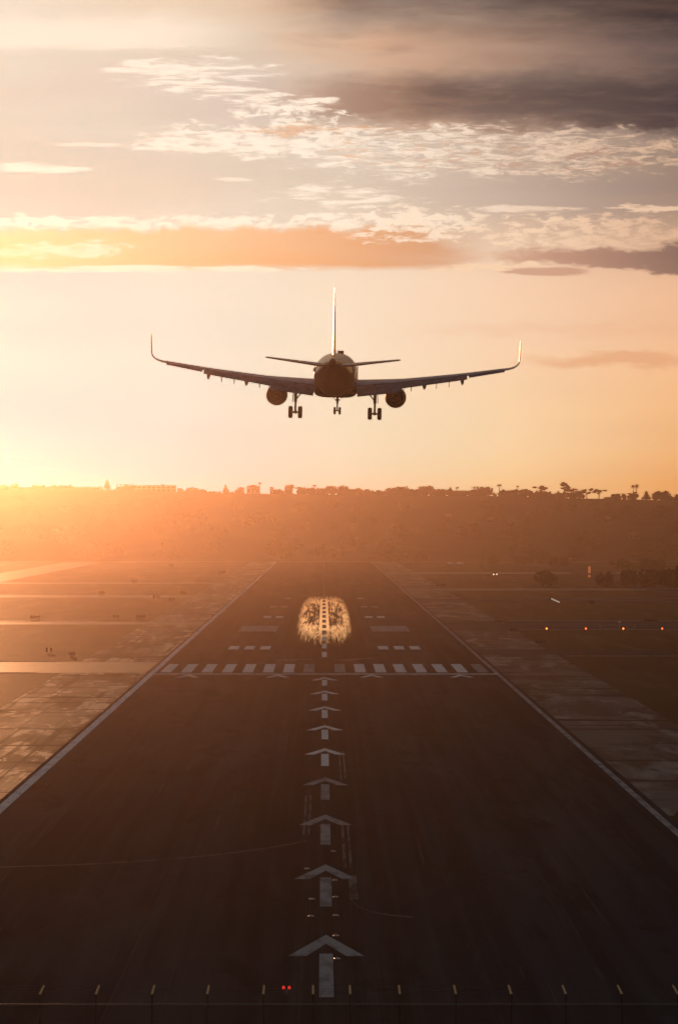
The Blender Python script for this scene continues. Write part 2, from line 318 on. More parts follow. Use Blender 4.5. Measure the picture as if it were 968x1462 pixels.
# ------------------------------------------------------------------ mesh helpers
def link(name, bm, material, parent=None, smooth=False, kind=None):
    me = bpy.data.meshes.new(name)
    bmesh.ops.recalc_face_normals(bm, faces=bm.faces)
    bm.to_mesh(me); bm.free()
    if smooth:
        for f in me.polygons: f.use_smooth = True
        if smooth != 'all':
            try: me.set_sharp_from_angle(angle=R(40))
            except Exception: pass
    o = bpy.data.objects.new(name, me); COL.objects.link(o)
    me.materials.append(M[material] if isinstance(material, str) else material)
    if parent: o.parent = parent
    if kind: o['kind'] = kind
    return o
def thing(name, label, cat, loc=(0,0,0), rot=(0,0,0), group=None):
    o = bpy.data.objects.new(name, None); COL.objects.link(o)
    o.empty_display_size = 0.5
    o.location = loc; o.rotation_euler = rot; o['label'] = label; o['category'] = cat
    if group: o['group'] = group
    return o
def tag(o, label, cat, group=None):
    o['label'] = label; o['category'] = cat
    if group: o['group'] = group
    return o
def dup(root, loc, rotz=0, label=None, scale=None, rot=None):
    r = root.copy(); COL.objects.link(r); r.location = loc; r.rotation_euler = rot or (0,0,rotz)
    if label: r['label'] = label
    if scale: r.scale = scale
    for ch in list(root.children):
        c = ch.copy(); COL.objects.link(c); c.parent = r
        for gch in ch.children:
            d = gch.copy(); COL.objects.link(d); d.parent = c
    return r
def box(bm, c, s, rot=None, bev=0.0):
    m = Matrix.Translation(c) @ (rot.to_matrix().to_4x4() if rot else Matrix()) @ Matrix.Diagonal((*s, 1))
    r = bmesh.ops.create_cube(bm, size=1.0, matrix=m)
    if bev:
        es = list({e for v in r['verts'] for e in v.link_edges})
        bmesh.ops.bevel(bm, geom=es, offset=bev, segments=2, affect='EDGES', profile=0.5)
def tube(bm, a, b, ra, rb=None, seg=10):
    a, b = Vector(a), Vector(b); rb = ra if rb is None else rb
    d = b-a; q = d.to_track_quat('Z', 'Y')
    rings = []
    for p_, r_ in ((a, ra), (b, rb)):
        rings.append([bm.verts.new(p_ + q @ Vector((r_*math.cos(2*math.pi*i/seg), r_*math.sin(2*math.pi*i/seg), 0))) for i in range(seg)])
    for i in range(seg):
        bm.faces.new((rings[0][i], rings[0][(i+1) % seg], rings[1][(i+1) % seg], rings[1][i]))
    bm.faces.new(rings[0][::-1]); bm.faces.new(rings[1])
def loft(bm, rings, cap=True):
    vs = [[bm.verts.new(p_) for p_ in r] for r in rings]
    n_ = len(vs[0])
    for a, b in zip(vs, vs[1:]):
        for i in range(n_):
            bm.faces.new((a[i], a[(i+1) % n_], b[(i+1) % n_], b[i]))
    if cap: bm.faces.new(vs[0][::-1]); bm.faces.new(vs[-1])
def lathe(bm, prof, axis='y', c=(0,0,0), seg=32, closed=False):
    """prof: (position along axis, radius)"""
    rings = []
    for t_, r_ in prof:
        ring = []
        for i in range(seg):
            a = 2*math.pi*i/seg; u_, v_ = r_*math.cos(a), r_*math.sin(a)
            q = {'y': (u_, t_, v_), 'x': (t_, u_, v_), 'z': (u_, v_, t_)}[axis]
            ring.append(Vector(q)+Vector(c))
        rings.append(ring)
    if closed: rings.append(rings[0])
    vs = [[bm.verts.new(p_) for p_ in r] for r in rings[:-1 if closed else None]]
    if closed: vs.append(vs[0])
    for a, b in zip(vs, vs[1:]):
        for i in range(seg): bm.faces.new((a[i], a[(i+1) % seg], b[(i+1) % seg], b[i]))
    if not closed:
        bm.faces.new(vs[0][::-1]); bm.faces.new(vs[-1])
def sheet(name, polys, z, material, parent=None, kind=None):
    bm = bmesh.new()
    for poly in polys: bm.faces.new([bm.verts.new((x_, y_, z)) for x_, y_ in poly])
    o = link(name, bm, material, parent, kind=kind)
    return o
def rect(x0, y0, x1, y1): return [(x0,y0), (x1,y0), (x1,y1), (x0,y1)]
def dist_v(v): return FPX*H/(v-VPV)
def gp(u, v): d = dist_v(v); return ((u-VPU)/FPX*d, d)
def at(u, v, d): return ((u-VPU)/FPX*d, d, H+(VPV-v)/FPX*d)

# ------------------------------------------------------------------ ground, runway, taxiways
XR = 0.16                                   # runway axis
bm = bmesh.new()
bmesh.ops.create_grid(bm, x_segments=24, y_segments=60, size=1.0, matrix=Matrix.Translation((0, 2900, 0)) @ Matrix.Diagonal((1500, 3000, 1, 1)))
link('ground', bm, 'grass', kind='structure')
RWY0, RWY1 = 256.0, 2960.0
for nm, s in (('runway_shoulder', -1), ('runway_shoulder', 1)):
    polys = []
    polys.append(rect(XR+s*31, 256, XR+s*46, 818) if s < 0 else [(XR+31, 420), (XR+33, 436), (XR+35, 441), (XR+37, 470), (XR+40, 482), (XR+42, 520), (XR+44, 530), (XR+46, 580), (XR+46, 930), (XR+31, 930)])
    spans = [(885, 1195), (1228, 1610), (1650, 1960), (2000, 2500), (2560, 2955)] if s < 0 else [(965, 1135), (1250, 1530), (1590, 1770), (1820, 2300), (2400, 2955)]
    for a, b in spans: polys.append(rect(XR+s*31, a, XR+s*46, b))
    sheet(nm, polys, 0.02, 'shoulder' if s < 0 else 'shoulder_dull', kind='structure')
run = sheet('runway', [rect(XR-31, RWY0, XR+31, RWY1)], 0.04, 'asphalt', kind='structure')
def strip(name, pts, w, material, z=0.03):
    """a ribbon of paving along a polyline"""
    bm = bmesh.new(); L = []; pts = [Vector((*q, 0)) for q in pts]
    for i, q in enumerate(pts):
        t_ = (pts[min(i+1, len(pts)-1)]-pts[max(i-1, 0)]).normalized(); nn = Vector((-t_.y, t_.x, 0))
        L.append((bm.verts.new((q.x+nn.x*w/2, q.y+nn.y*w/2, z)), bm.verts.new((q.x-nn.x*w/2, q.y-nn.y*w/2, z))))
    for a, b in zip(L, L[1:]): bm.faces.new((a[0], a[1], b[1], b[0]))
    return link(name, bm, material, kind='structure')
def arc(c, r, a0, a1, n_=14): return [(c[0]+r*math.cos(R(a0+(a1-a0)*i/n_)), c[1]+r*math.sin(R(a0+(a1-a0)*i/n_))) for i in range(n_+1)]
strip('taxiway', [(-31, 851), (-400, 851)], 64, 'taxi')
strip('taxiway', [(-31, 1212), (-400, 1212)], 30, 'taxi')
strip('taxiway', [(-31, 1630), (-400, 1630)], 36, 'taxi')
strip('taxiway', [(-31, 1980), (-400, 1980)], 36, 'taxi')
strip('taxiway', [(-150, 860), (-150, 2940)], 23, 'taxi', 0.035)
strip('taxiway', arc((-112, 1300), 64, 180, 240)+[(-60, 1226)], 20, 'taxi', 0.045)
strip('taxiway', arc((-112, 1720), 64, 180, 240)+[(-60, 1646)], 20, 'taxi', 0.045)
strip('taxiway', [(31, 1192), (420, 1192)], 105, 'darktaxi')
strip('taxiway', [(31, 948), (70, 948)], 34, 'darktaxi')
strip('taxiway', [(31, 1560), (420, 1560)], 58, 'darktaxi')
strip('taxiway', [(31, 1795), (420, 1795)], 44, 'taxi')
strip('taxiway', [(31, 2350), (420, 2350)], 80, 'taxi')
strip('taxiway', [(135, 960), (135, 2940)], 23, 'darktaxi', 0.035)
strip('taxiway_edge_line', [(47, 920), (110, 920)], 3.0, 'fade', 0.05)
strip('taxiway_edge_line', [(47, 1142), (200, 1142)], 4.0, 'fade', 0.05)
strip('taxiway_edge_line', [(40, 1240), (200, 1240)], 5.0, 'fade', 0.05)
strip('taxiway_edge_line', [(70, 1600), (240, 1590)], 5.0, 'fade', 0.05)
strip('taxiway_edge_line', [(84, 1585), (118, 1520), (160, 1480)], 3.0, 'fade', 0.055)
strip('taxiway_edge_line', [(75, 1815), (260, 1815)], 8.0, 'fade', 0.05)
strip('taxiway_edge_line', [(-60, 1230), (-200, 1230)], 5.0, 'fade', 0.05)
strip('taxiway_edge_line', [(-50, 820), (-200, 820)], 3.0, 'fade', 0.05)
strip('taxiway_edge_line', [(-50, 884), (-200, 884)], 3.0, 'fade', 0.05)
strip('taxiway_edge_line', [(-34, 1648), (-200, 1648)], 6.0, 'fade', 0.05)
strip('perimeter_road', [(-300, 2985), (300, 2985)], 26, 'taxi', 0.045)
sheet('blast_pad', [rect(-120, 170, 120, 255.9)], 0.035, 'asphalt', kind='structure')

# painted markings: parts of the runway
ZP = 0.06
for s in (-1, 1):
    sheet('edge_line', [rect(XR+s*30-(0.48 if s < 0 else 0.34), 258, XR+s*30+(0.48 if s < 0 else 0.34), RWY1-10)], ZP, 'paint' if s < 0 else 'fade', run)
sheet('threshold_bar', [rect(XR-30, 809.5, XR+30, 813.5)], ZP+0.01, 'paint', run)
for s in (-1, 1):
    for i in range(8):
        xc = XR+s*(2.75+3.58*i)
        mm = 'fade' if (i == 0 or (s > 0 and i == 7)) else 'paint'
        sheet('threshold_stripe', [rect(xc-0.95, 821, xc+0.95, 868)], ZP, mm, run)
def chevron(x_, y_, hw, ln): return [[(x_, y_), (x_, y_-6.5), (x_-hw*0.52, y_-ln), (x_-hw, y_-ln)], [(x_, y_), (x_+hw, y_-ln), (x_+hw*0.52, y_-ln), (x_, y_-6.5)]]
for xo in (-23.3, -8.0, 8.0, 23.3):
    sheet('arrowhead', chevron(XR+xo, 808.5, 2.1, 13.5), ZP, 'paint', run)
for i in range(9):
    y_ = 302+61.6*i
    o = sheet('arrow', chevron(XR, y_, 2.35, 14.8)+[rect(XR-0.42, y_-39.5, XR+0.42, y_-13.2)], ZP, 'paint' if i > 3 else 'fade', run)
for i in range(32):
    y_ = 911+61*i
    if y_ < RWY1-60: sheet('centreline_dash', [rect(XR-0.5, y_, XR+0.5, y_+36.6)], ZP+0.03, 'paint' if y_ < 1040 else ('fade' if y_ < 1640 else 'cut'), run)
for s in (-1, 1):
    sheet('aiming_marker', [rect(XR+s*11.4, 1122, XR+s*20.6, 1180)], ZP, 'fade', run)
    for k_ in range(3): sheet('touchdown_bar', [rect(XR+s*(11.2+3.3*k_), 966, XR+s*(13.3+3.3*k_), 992)], ZP, 'paint', run)
    for k_ in range(2):
        sheet('touchdown_bar', [rect(XR+s*(11.2+3.3*k_), 1276, XR+s*(13.3+3.3*k_), 1300)], ZP, 'paint', run)
        sheet('touchdown_bar', [rect(XR+s*(11.2+3.3*k_), 1428, XR+s*(13.3+3.3*k_), 1452)], ZP, 'fade', run)
    sheet('touchdown_bar', [rect(XR+s*11.2, 1580, XR+s*13.3, 1604)], ZP, 'fade', run)
# scrubbed remains of an older marking near the stripes
for a in ([(-9,893),(-2.2,898),(-2.2,900.5),(-9,896)], [(-9,884),(-5,888),(-5,890),(-9,887)], [(2,892),(9.4,902),(9.4,904.5),(2,895)], [(3.2,888),(6.5,892),(6.5,893.5),(3.2,890)]):
    sheet('old_marking', [a], ZP, 'fade', run)
# sealed saw cuts beside the centreline and cable trench scars
for x0, y0, x1, y1 in ((1.55,481,1.75,540), (2.0,481,2.2,540), (1.35,360,1.6,411), (1.85,360,2.05,411), (-1.95,398,-1.75,455), (-1.5,398,-1.3,455), (1.7,330,2.3,352)):
    sheet('sealed_cut', [rect(XR+x0, y0, XR+x1, y1)], ZP-0.01, 'cut', run)
def scar(pts, w):
    bm = bmesh.new(); L = []
    for (a, b) in pts: L.append((bm.verts.new((a, b-w/2, ZP-0.012)), bm.verts.new((a, b+w/2, ZP-0.012))))
    for a, b in zip(L, L[1:]): bm.faces.new((a[0], b[0], b[1], a[1]))
    link('trench_scar', bm, 'patch', run)
scar([(-1.4,391), (-2.5,387), (-4.5,382), (-7,377), (-10,372), (-14,367.5), (-19,363.5), (-25,361), (-29,360.5)], 1.1)
scar([(1.9,330), (2.4,324), (3.2,320), (4.5,317), (6,315.5)], 1.0)
# polished rubber in the touchdown zone: two wheel lanes and a centre strip, ragged at the edges
bm = bmesh.new()
bm.faces.new([bm.verts.new((XR+a, b, ZP+0.012)) for a, b in ((-8.8,990),(-6,960),(6,960),(8.8,990),(8.8,1560),(5,1680),(-5,1680),(-8.8,1560))])
rub = link('rubber_deposit', bm, 'rubber', run)

# ------------------------------------------------------------------ hills
def ridge_z(x_):
    """ridge height along x at about 4300 m"""
    u = VPU+x_/4300*FPX
    pts = [(-900,694), (0,698), (190,699), (300,704), (480,706), (600,707), (700,708), (800,711), (900,713), (968,715), (1500,722), (2200,730)]
    for (a, va), (b, vb) in zip(pts, pts[1:]):
        if u <= b or b == 2200:
            v = va+(vb-va)*max(0, min(1, (u-a)/(b-a))); break
    return H+(VPV-v)/FPX*4300
def hill_z(x_, y_):
    t_ = max(0, min(1, (y_-3150)/1150)); t_ = t_*t_*(3-2*t_)
    z_ = ridge_z(x_)*t_
    z_ += t_*(1-t_)*4*(7*mnoise.noise(Vector((x_/170, y_/260, 0)))+3*mnoise.noise(Vector((x_/60, y_/110, 4))))
    if y_ > 4300: z_ -= (y_-4300)*0.012
    return z_-0.6*(1-t_)
bm = bmesh.new(); NX, NY = 110, 44
grid = [[bm.verts.new((-1200+2400*i/NX, 3120+1700*j/NY, hill_z(-1200+2400*i/NX, 3120+1700*j/NY))) for i in range(NX+1)] for j in range(NY+1)]
for j in range(NY):
    for i in range(NX): bm.faces.new((grid[j][i], grid[j][i+1], grid[j+1][i+1], grid[j+1][i]))
link('hills', bm, 'hill', smooth='all', kind='structure')

# ------------------------------------------------------------------ trees
def crown(bm, lobes, n_, size, seed):
    r = random.Random(seed); tot = sum(l[3]*l[3]*l[4] for l in lobes)
    for (cx, cy, cz, rx, rz) in lobes:
        for _ in range(int(n_*rx*rx*rz/tot)):
            while True:
                q = Vector((r.uniform(-1,1), r.uniform(-1,1), r.uniform(-1,1)))
                if 0.25 < q.length <= 1.0: break
            q = q*(0.75+0.25*r.random())
            c = Vector((cx+q.x*rx, cy+q.y*rx, cz+q.z*rz)); s = size*r.uniform(0.5, 1.15)
            e = Euler((r.uniform(0,6.3), r.uniform(0,6.3), r.uniform(0,6.3))).to_matrix()
            pts = [Vector((math.cos(a)*s*r.uniform(0.7,1.1), math.sin(a)*s*r.uniform(0.7,1.1), r.uniform(-.2,.2)*s)) for a in (0.2,1.4,2.5,3.7,5.0)]
            bm.faces.new([bm.verts.new(c+e @ q2) for q2 in pts])
def tree_mesh(kind, seed):
    """crown and trunk meshes of a tree about 10 m tall"""
    r = random.Random(seed); cb, tb = bmesh.new(), bmesh.new()
    if kind == 'round':
        lobes = [(0,0,4.6,3.5,4.1)]+[(2.9*math.cos(a), 2.9*math.sin(a), r.uniform(2.2,7.0), r.uniform(1.5,2.4), r.uniform(1.4,2.3)) for a in [r.uniform(0,6.3) for _ in range(10)]]
        n_, s_ = 1100, 0.55
    elif kind == 'open':
        lobes = [(r.uniform(-3.4,3.4), r.uniform(-2,2), r.uniform(5,9.4), r.uniform(1.0,1.9), r.uniform(0.7,1.2)) for _ in range(9)]
        n_, s_ = 520, 0.5
    elif kind == 'cone':
        lobes = [(0,0,1.6+i*1.05, 2.1*(1-i/9.2)+0.25, 0.95) for i in range(9)]; n_, s_ = 480, 0.5
    else:   # shrub
        lobes = [(r.uniform(-4,4), r.uniform(-2,2), r.uniform(1.4,3.4), r.uniform(1.6,2.8), r.uniform(1.3,2.3)) for _ in range(9)]; n_, s_ = 900, 0.55
    crown(cb, lobes, n_, s_, seed)
    top = 7 if kind != 'shrub' else 2.6
    tube(tb, (0,0,-1.2), (0.15,0.1,top*0.55), 0.34, 0.24, 8); tube(tb, (0.15,0.1,top*0.55), (0.05,0,top), 0.24, 0.1, 8)
    for l in lobes[1:6]: tube(tb, (0.12,0.08,top*0.5), (l[0]*0.8, l[1]*0.8, l[2]), 0.13, 0.04, 6)
    return cb, tb
def palm_mesh(seed):
    r = random.Random(seed); cb, tb = bmesh.new(), bmesh.new()
    tube(tb, (0,0,-1), (0.2,0,5), 0.32, 0.24, 8); tube(tb, (0.2,0,5), (0.1,0,10), 0.24, 0.2, 8)
    for k_ in range(26):
        a = r.uniform(0,6.3); up = r.uniform(-0.75,1.1); L = r.uniform(1.7,2.6); prev = None
        for i in range(6):
            t_ = i/5; d = L*t_
            c = Vector((0.1+math.cos(a)*d*math.cos(up*0.8), math.sin(a)*d*math.cos(up*0.8), 10+d*math.sin(up)-0.55*d*t_))
            w = 0.36*math.sin(math.pi*min(0.96, t_*0.86+0.12)); s = Vector((-math.sin(a)*w, math.cos(a)*w, -0.2*w))
            cur = (bm_v(cb, c+s), bm_v(cb, c+Vector((0,0,0.12*w))), bm_v(cb, c-s))
            if prev:
                cb.faces.new((prev[0], prev[1], cur[1], cur[0])); cb.faces.new((prev[1], prev[2], cur[2], cur[1]))
            prev = cur
    return cb, tb
def bm_v(b, c): return b.verts.new(c)
PROTO = {}
def make_tree(kind, variant, loc, w, h, label, group, rz=None):
    """w, h: width and height in metres"""
    key = (kind, variant); rz = rnd.uniform(0, 6.3) if rz is None else rz
    nat = {'round': (10.0, 9.4), 'open': (9.0, 10.2), 'cone': (4.6, 11.2), 'shrub': (12.0, 5.6), 'palm': (4.6, 11.5)}[kind]
    sc = (w/nat[0], w/nat[0], h/nat[1]); nm = 'palm_tree' if kind == 'palm' else ('bush' if kind == 'shrub' else 'tree')
    if key not in PROTO:
        root = thing(nm, label, 'palm tree' if kind == 'palm' else ('bush' if kind == 'shrub' else 'tree'), loc, (0,0,rz), group)
        cb, tb = palm_mesh(variant) if kind == 'palm' else tree_mesh(kind, 10*variant+len(kind))
        link('crown', cb, 'leaf' if variant % 2 == 0 else 'leaf2', root); link('trunk', tb, 'bark', root)
        root.scale = sc; PROTO[key] = root; return root
    r = dup(PROTO[key], loc, rz, label, sc)
    if 'group' in r.keys(): del r['group']
    if group: r['group'] = group
    return r
PXR = 4300/FPX   # metres per photo pixel at the ridge
# skyline: (u, top v, width px, kind)
SKY = [(4,693,26,'round'), (40,696,20,'shrub'), (60,695,34,'round'), (86,693,30,'round'), (108,694,30,'round'), (130,694,28,'round'), (153,682,9,'cone'), (172,694,16,'round'),
       (268,698,22,'shrub'), (283,698,16,'round'), (300,701,26,'shrub'), (322,691,8,'cone'), (344,694,9,'round'), (388,694,8,'open'), (398,697,18,'round'), (412,690,13,'round'), (428,694,12,'open'), (449,691,8,'palm'), (459,698,14,'round'), (474,691,22,'round'), (488,691,20,'round'),
       (506,697,22,'round'), (522,699,16,'shrub'), (540,701,20,'shrub'), (556,695,18,'round'), (571,692,26,'round'), (594,702,16,'shrub'), (608,692,20,'round'), (624,696,18,'round'), (643,694,9,'cone'), (653,694,8,'palm'), (650,699,26,'round'), (677,694,10,'palm'), (682,698,20,'round'), (694,692,26,'round'), (713,690,9,'palm'), (722,701,26,'shrub'),
       (739,692,5,'palm'), (750,696,28,'round'), (772,693,18,'open'), (787,703,18,'round'), (806,688,18,'open'), (816,697,18,'open'), (827,698,14,'round'), (838,697,16,'open'), (855,698,18,'open'), (872,708,24,'shrub'),
       (890,704,8,'palm'), (899,703,9,'palm'), (904,691,8,'palm'), (909,690,8,'palm'), (907,701,9,'palm'), (923,700,12,'cone'), (940,699,18,'round'), (950,699,10,'round'), (956,704,7,'palm'), (970,710,26,'shrub')]
ordn = ['first','second','third','fourth','fifth','sixth','seventh','eighth','ninth','tenth','eleventh','twelfth','thirteenth','fourteenth','fifteenth','sixteenth','seventeenth','eighteenth','nineteenth','twentieth','twenty-first','twenty-second','twenty-third','twenty-fourth','twenty-fifth','twenty-sixth']
cnt = {}
SHAPE = {'round': ('rounded dark tree', 'trees along the skyline ridge'), 'open': ('sparse open-crowned tree', 'trees along the skyline ridge'), 'cone': ('narrow pointed tree', 'trees along the skyline ridge'),
         'shrub': ('low spreading bush', 'bushes along the skyline ridge'), 'palm': ('slender palm', 'palms along the skyline ridge')}
for i, (u, v, w, kd) in enumerate(sorted(SKY)):
    cnt[kd] = cnt.get(kd, 0)+1
    y_ = 4300+rnd.uniform(-25, 25); x_ = (u-VPU)/FPX*y_
    zt = H+(VPV-v)/FPX*y_; zb = hill_z(x_, y_)-0.3
    lab = '%s on the hazy skyline ridge, %s of its kind from the left' % (SHAPE[kd][0], ordn[cnt[kd]-1])
    h = max(zt-zb, 3.0)
    if kd not in ('palm', 'cone', 'open'): zb -= 1.0; h += 1.0
    make_tree(kd, i % 3, (x_, y_, zb), w*PXR*(1.35 if kd != 'palm' else 1.3), h, lab, SHAPE[kd][1])
for i in range(150):
    u = rnd.uniform(-30, 1000); y_ = rnd.uniform(4180, 4330); x_ = (u-VPU)/FPX*y_
    if 188 < u < 256 or 300 < u < 320 or 346 < u < 376: continue
    kd = rnd.choice(['round', 'shrub', 'shrub']); h = rnd.uniform(2.5, 6.0 if u < 380 else 8.0)
    make_tree(kd, rnd.randrange(3), (x_, y_, hill_z(x_, y_)-0.5), h*rnd.uniform(1.2, 2.2), h, 'low tree or bush filling the foot of the skyline ridge trees', 'low growth along the ridge')
# trees on the face of the hill, one look-alike crowd, each its own object
for i in range(170):
    u = rnd.uniform(-60, 1030); y_ = 3180+1080*rnd.random()**0.8; x_ = (u-VPU)/FPX*y_
    kd = rnd.choice(['round', 'round', 'shrub'])
    h = rnd.uniform(8, 15) if kd != 'shrub' else rnd.uniform(5, 8)
    if VPV-(hill_z(x_, y_)+h-H)/y_*FPX < VPV-(ridge_z(x_)-H)/4300*FPX+3: continue
    o = make_tree(kd, rnd.randrange(3), (x_, y_, hill_z(x_, y_)-0.4), h*rnd.uniform(1.2, 2.4), h, 'hazy tree or bush among many on the hillside below the ridge', 'hillside trees and bushes')
# nearer trees at the airfield's far right edge: (u, base v, top v, width px, kind, label)
for u, vb, vt, w, kd, lab in [
    (820,802,776,24,'round','largest round dark tree at the foot of the hill on the right'),
    (804,801,788,12,'round','small round tree hugging the left side of the largest tree'),
    (775,805,785,20,'round','dome-shaped dark tree standing between the light pole and the largest tree'),
    (759,800,780,14,'round','faint rounded tree just left of the dome-shaped tree'),
    (731,799,778,13,'open','faint open tree right of the tall light pole'),
    (705,806,791,30,'shrub','wide low bush behind the car with lit headlamps'),
    (748,805,793,26,'shrub','wide low bush in front of the faint rounded tree'),
    (798,809,793,30,'shrub','wide low bush under the largest round tree'),
    (772,838,811,44,'shrub','dark squat bush nearest the taxiway, left of the orange pylon'),
    (862,838,813,40,'shrub','dark bush directly right of the orange pylon'),
    (898,838,808,46,'shrub','dark bush in the long hedge, second right of the orange pylon'),
    (936,840,806,46,'shrub','dark bush in the long hedge near the right edge of the photo'),
    (974,842,802,50,'shrub','dark bush cut off by the right edge of the photo'),
    (884,812,797,36,'shrub','hazy bush behind the long hedge, left of the two behind it'),
    (930,812,795,40,'shrub','hazy bush behind the long hedge, right of the two behind it'),
    (544,801,786,30,'shrub','hazy bush just right of the runway far end'),
    (570,802,784,34,'shrub','hazy broad bush, second right of the runway far end'),
    (596,802,788,28,'shrub','hazy bush, third right of the runway far end')]:
    x_, y_ = gp(u, vb); k_ = y_/FPX
    make_tree(kd, rnd.randrange(3), (x_, y_, -0.2), w*k_*1.1, (vb-vt)*k_, lab, 'trees and bushes along the airfield edge')

# ------------------------------------------------------------------ buildings on the hill
def building(name, label, cat, u0, u1, vtop, y_, depth, wall, roof=None, group=None, rows=2, cols=6):
    x0, x1 = (u0-VPU)/FPX*y_, (u1-VPU)/FPX*y_; xc = (x0+x1)/2; w = x1-x0
    zb = hill_z(xc, y_)-1.5; zt = H+(VPV-vtop)/FPX*y_; h = zt-zb
    t_ = thing(name, label, cat, (xc, y_, zb), (0,0,0), group)
    bm = bmesh.new(); box(bm, (0, depth/2, h/2), (w, depth, h)); link('wall', bm, wall, t_)
    bm = bmesh.new()
    if roof == 'gable':
        rh = w*0.16; loft(bm, [[(-w/2-0.4, -0.5, h+0.01), (w/2+0.4, -0.5, h+0.01), (0, -0.5, h+rh)], [(-w/2-0.4, depth+0.5, h+0.01), (w/2+0.4, depth+0.5, h+0.01), (0, depth+0.5, h+rh)]])
        link('roof', bm, 'rooft', t_)
    else:
        box(bm, (0, depth/2, h+0.25), (w+0.5, depth+0.5, 0.5)); link('roof', bm, 'stucco', t_)
        bm = bmesh.new(); box(bm, (w*0.2, depth/2, h+0.95), (min(3, w*0.2), 2, 0.9)); link('roof_unit', bm, 'galv', t_)
    for r_ in range(rows):
        for c_ in range(cols):
            wx = -w/2+w*(c_+0.5)/cols; wz = h*(r_+0.75)/(rows+0.4)
            bm = bmesh.new(); box(bm, (wx, -0.04, wz), (w/cols*0.5, 0.12, h/rows*0.36)); link('window', bm, 'glass', t_)
    return t_
building('flat_block', 'long flat-roofed block on the ridge at the left skyline', 'building', 188, 251, 693.4, 4290, 14, 'stucco', rows=2, cols=9)
building('ridge_house', 'pale house on the ridge beside the tall palm', 'house', 352, 371, 694.5, 4310, 9, 'pale', 'gable', rows=1, cols=3)
building('ridge_house', 'small boxy house on the ridge at the far left', 'house', 16, 26, 691.5, 4300, 8, 'stucco', rows=1, cols=2)
palmx = (371-VPU)/FPX*4306
make_tree('palm', 2, (palmx, 4306, hill_z(palmx, 4306)-0.5), 5.2, H+(VPV-687)/FPX*4306-hill_z(palmx, 4306)+0.5, 'tall palm beside the pale house on the ridge', 'palms along the skyline ridge')
# open frame of posts and beams right of the pointed tree
fx = (178-VPU)/FPX*4302; fz = hill_z(fx, 4302)-0.5; fh = H+(VPV-692)/FPX*4302-fz
t_ = thing('open_frame_shelter', 'open post and beam frame left of the flat-roofed block', 'shelter', (fx, 4302, fz))
for k_ in range(5):
    bm = bmesh.new(); box(bm, (-7+3.5*k_, 0, fh/2), (0.7, 0.7, fh)); link('post', bm, 'stucco', t_)
bm = bmesh.new(); box(bm, (0, 0, fh+0.2), (15, 2.4, 0.5)); link('beam', bm, 'stucco', t_)
bm = bmesh.new(); box(bm, (0, 0.02, fh*0.62), (15.4, 0.5, 0.45)); link('rail', bm, 'stucco', t_)
for i, (u, v, w, wl, lab) in enumerate([(640,738,9,'dun','gabled house halfway up the hill above the runway far end'), (700,742,10,'dun','gabled house on the slope right of the halfway house'), (655,760,11,'dun','gabled house low on the slope above the light pole'),
        (560,752,10,'dun','dull gabled house on the slope straight above the runway end'), (868,742,10,'dun','gabled house on the right slope below the tall palms'),
        (905,764,12,'dun','gabled house low on the right slope above the hedge')]):
    y_ = 3400
    for yy in range(3200, 4280, 10):     # walk up the slope to the pixel row the photo shows it at
        x_ = (u-VPU)/FPX*yy
        if VPV-(hill_z(x_, yy)+3-H)/yy*FPX < v: y_ = yy; break
    x_ = (u-VPU)/FPX*y_; zb = hill_z(x_, y_)
    building('hillside_house', lab, 'house', u-w/2, u+w/2, VPV-(zb+4.2-H)/y_*FPX, y_, 8, wl, 'gable', 'houses on the hillside', 1, 3)

# ------------------------------------------------------------------ airfield furniture
def make_sign(label, loc, w, h, rz):
    t_ = thing('airfield_sign', label, 'sign', loc, (0,0,rz), 'dark airfield signs beside the runway')
    bm = bmesh.new(); box(bm, (0,0,0.35+h/2), (w, 0.28, h), bev=0.04); link('panel', bm, 'sign', t_)
    for s in (-1, 1):
        bm = bmesh.new(); tube(bm, (s*w*0.36, 0, 0), (s*w*0.36, 0, 0.36), 0.06); link('leg', bm, 'galv', t_)
    bm = bmesh.new(); box(bm, (0,0,0.03), (w*0.95, 0.6, 0.06)); link('base', bm, 'taxi', t_)
    return t_
for u, v, w, lab in [
    (629,839,13,'dark airfield sign on the right, farthest from the camera beside the runway shoulder'), (655,854,11,'dark airfield sign on the right, second farthest along the runway shoulder'),
    (714,891,13,'dark airfield sign right of the runway just before the row of orange lights'), (771,921,14,'dark airfield sign on the right nearest the camera, below the orange lights'),
    (845,864,9,'dark airfield sign alone by the far right taxiway, right of the white board'), (929,890,20,'wide dark airfield sign above the rightmost orange light'), (734,904,12,'low dark airfield sign between the leftmost orange light and the runway'),
    (145,850,9,'dark airfield sign on the left, leftmost of the row by the curved taxiway'), (192,833,8,'dark airfield sign far left beyond the curved taxiway'), (262,850,10,'dark airfield sign on the left beside the runway shoulder at the third taxiway'),
    (285,833,9,'dark airfield sign on the left shoulder beyond the third taxiway'), (245,859,9,'small dark airfield sign just below the left shoulder pair'), (166,884,9,'square dark airfield sign on the left, left one of the pair above the second taxiway'),
    (201,884,13,'wide dark airfield sign on the left, right one of the pair above the second taxiway'), (50,885,14,'dark airfield sign at the far left in the orange glow'), (103,938,9,'dark airfield sign on the left nearest the camera by the wide taxiway'),
    (317,820,8,'small faint airfield sign by the far left shoulder'), (245,810,8,'tiny faint airfield sign far down the left side')]:
    x_, y_ = gp(u, v); k_ = y_/FPX
    make_sign(lab, (x_, y_, 0.02), w*k_, 4.2*k_, 0)
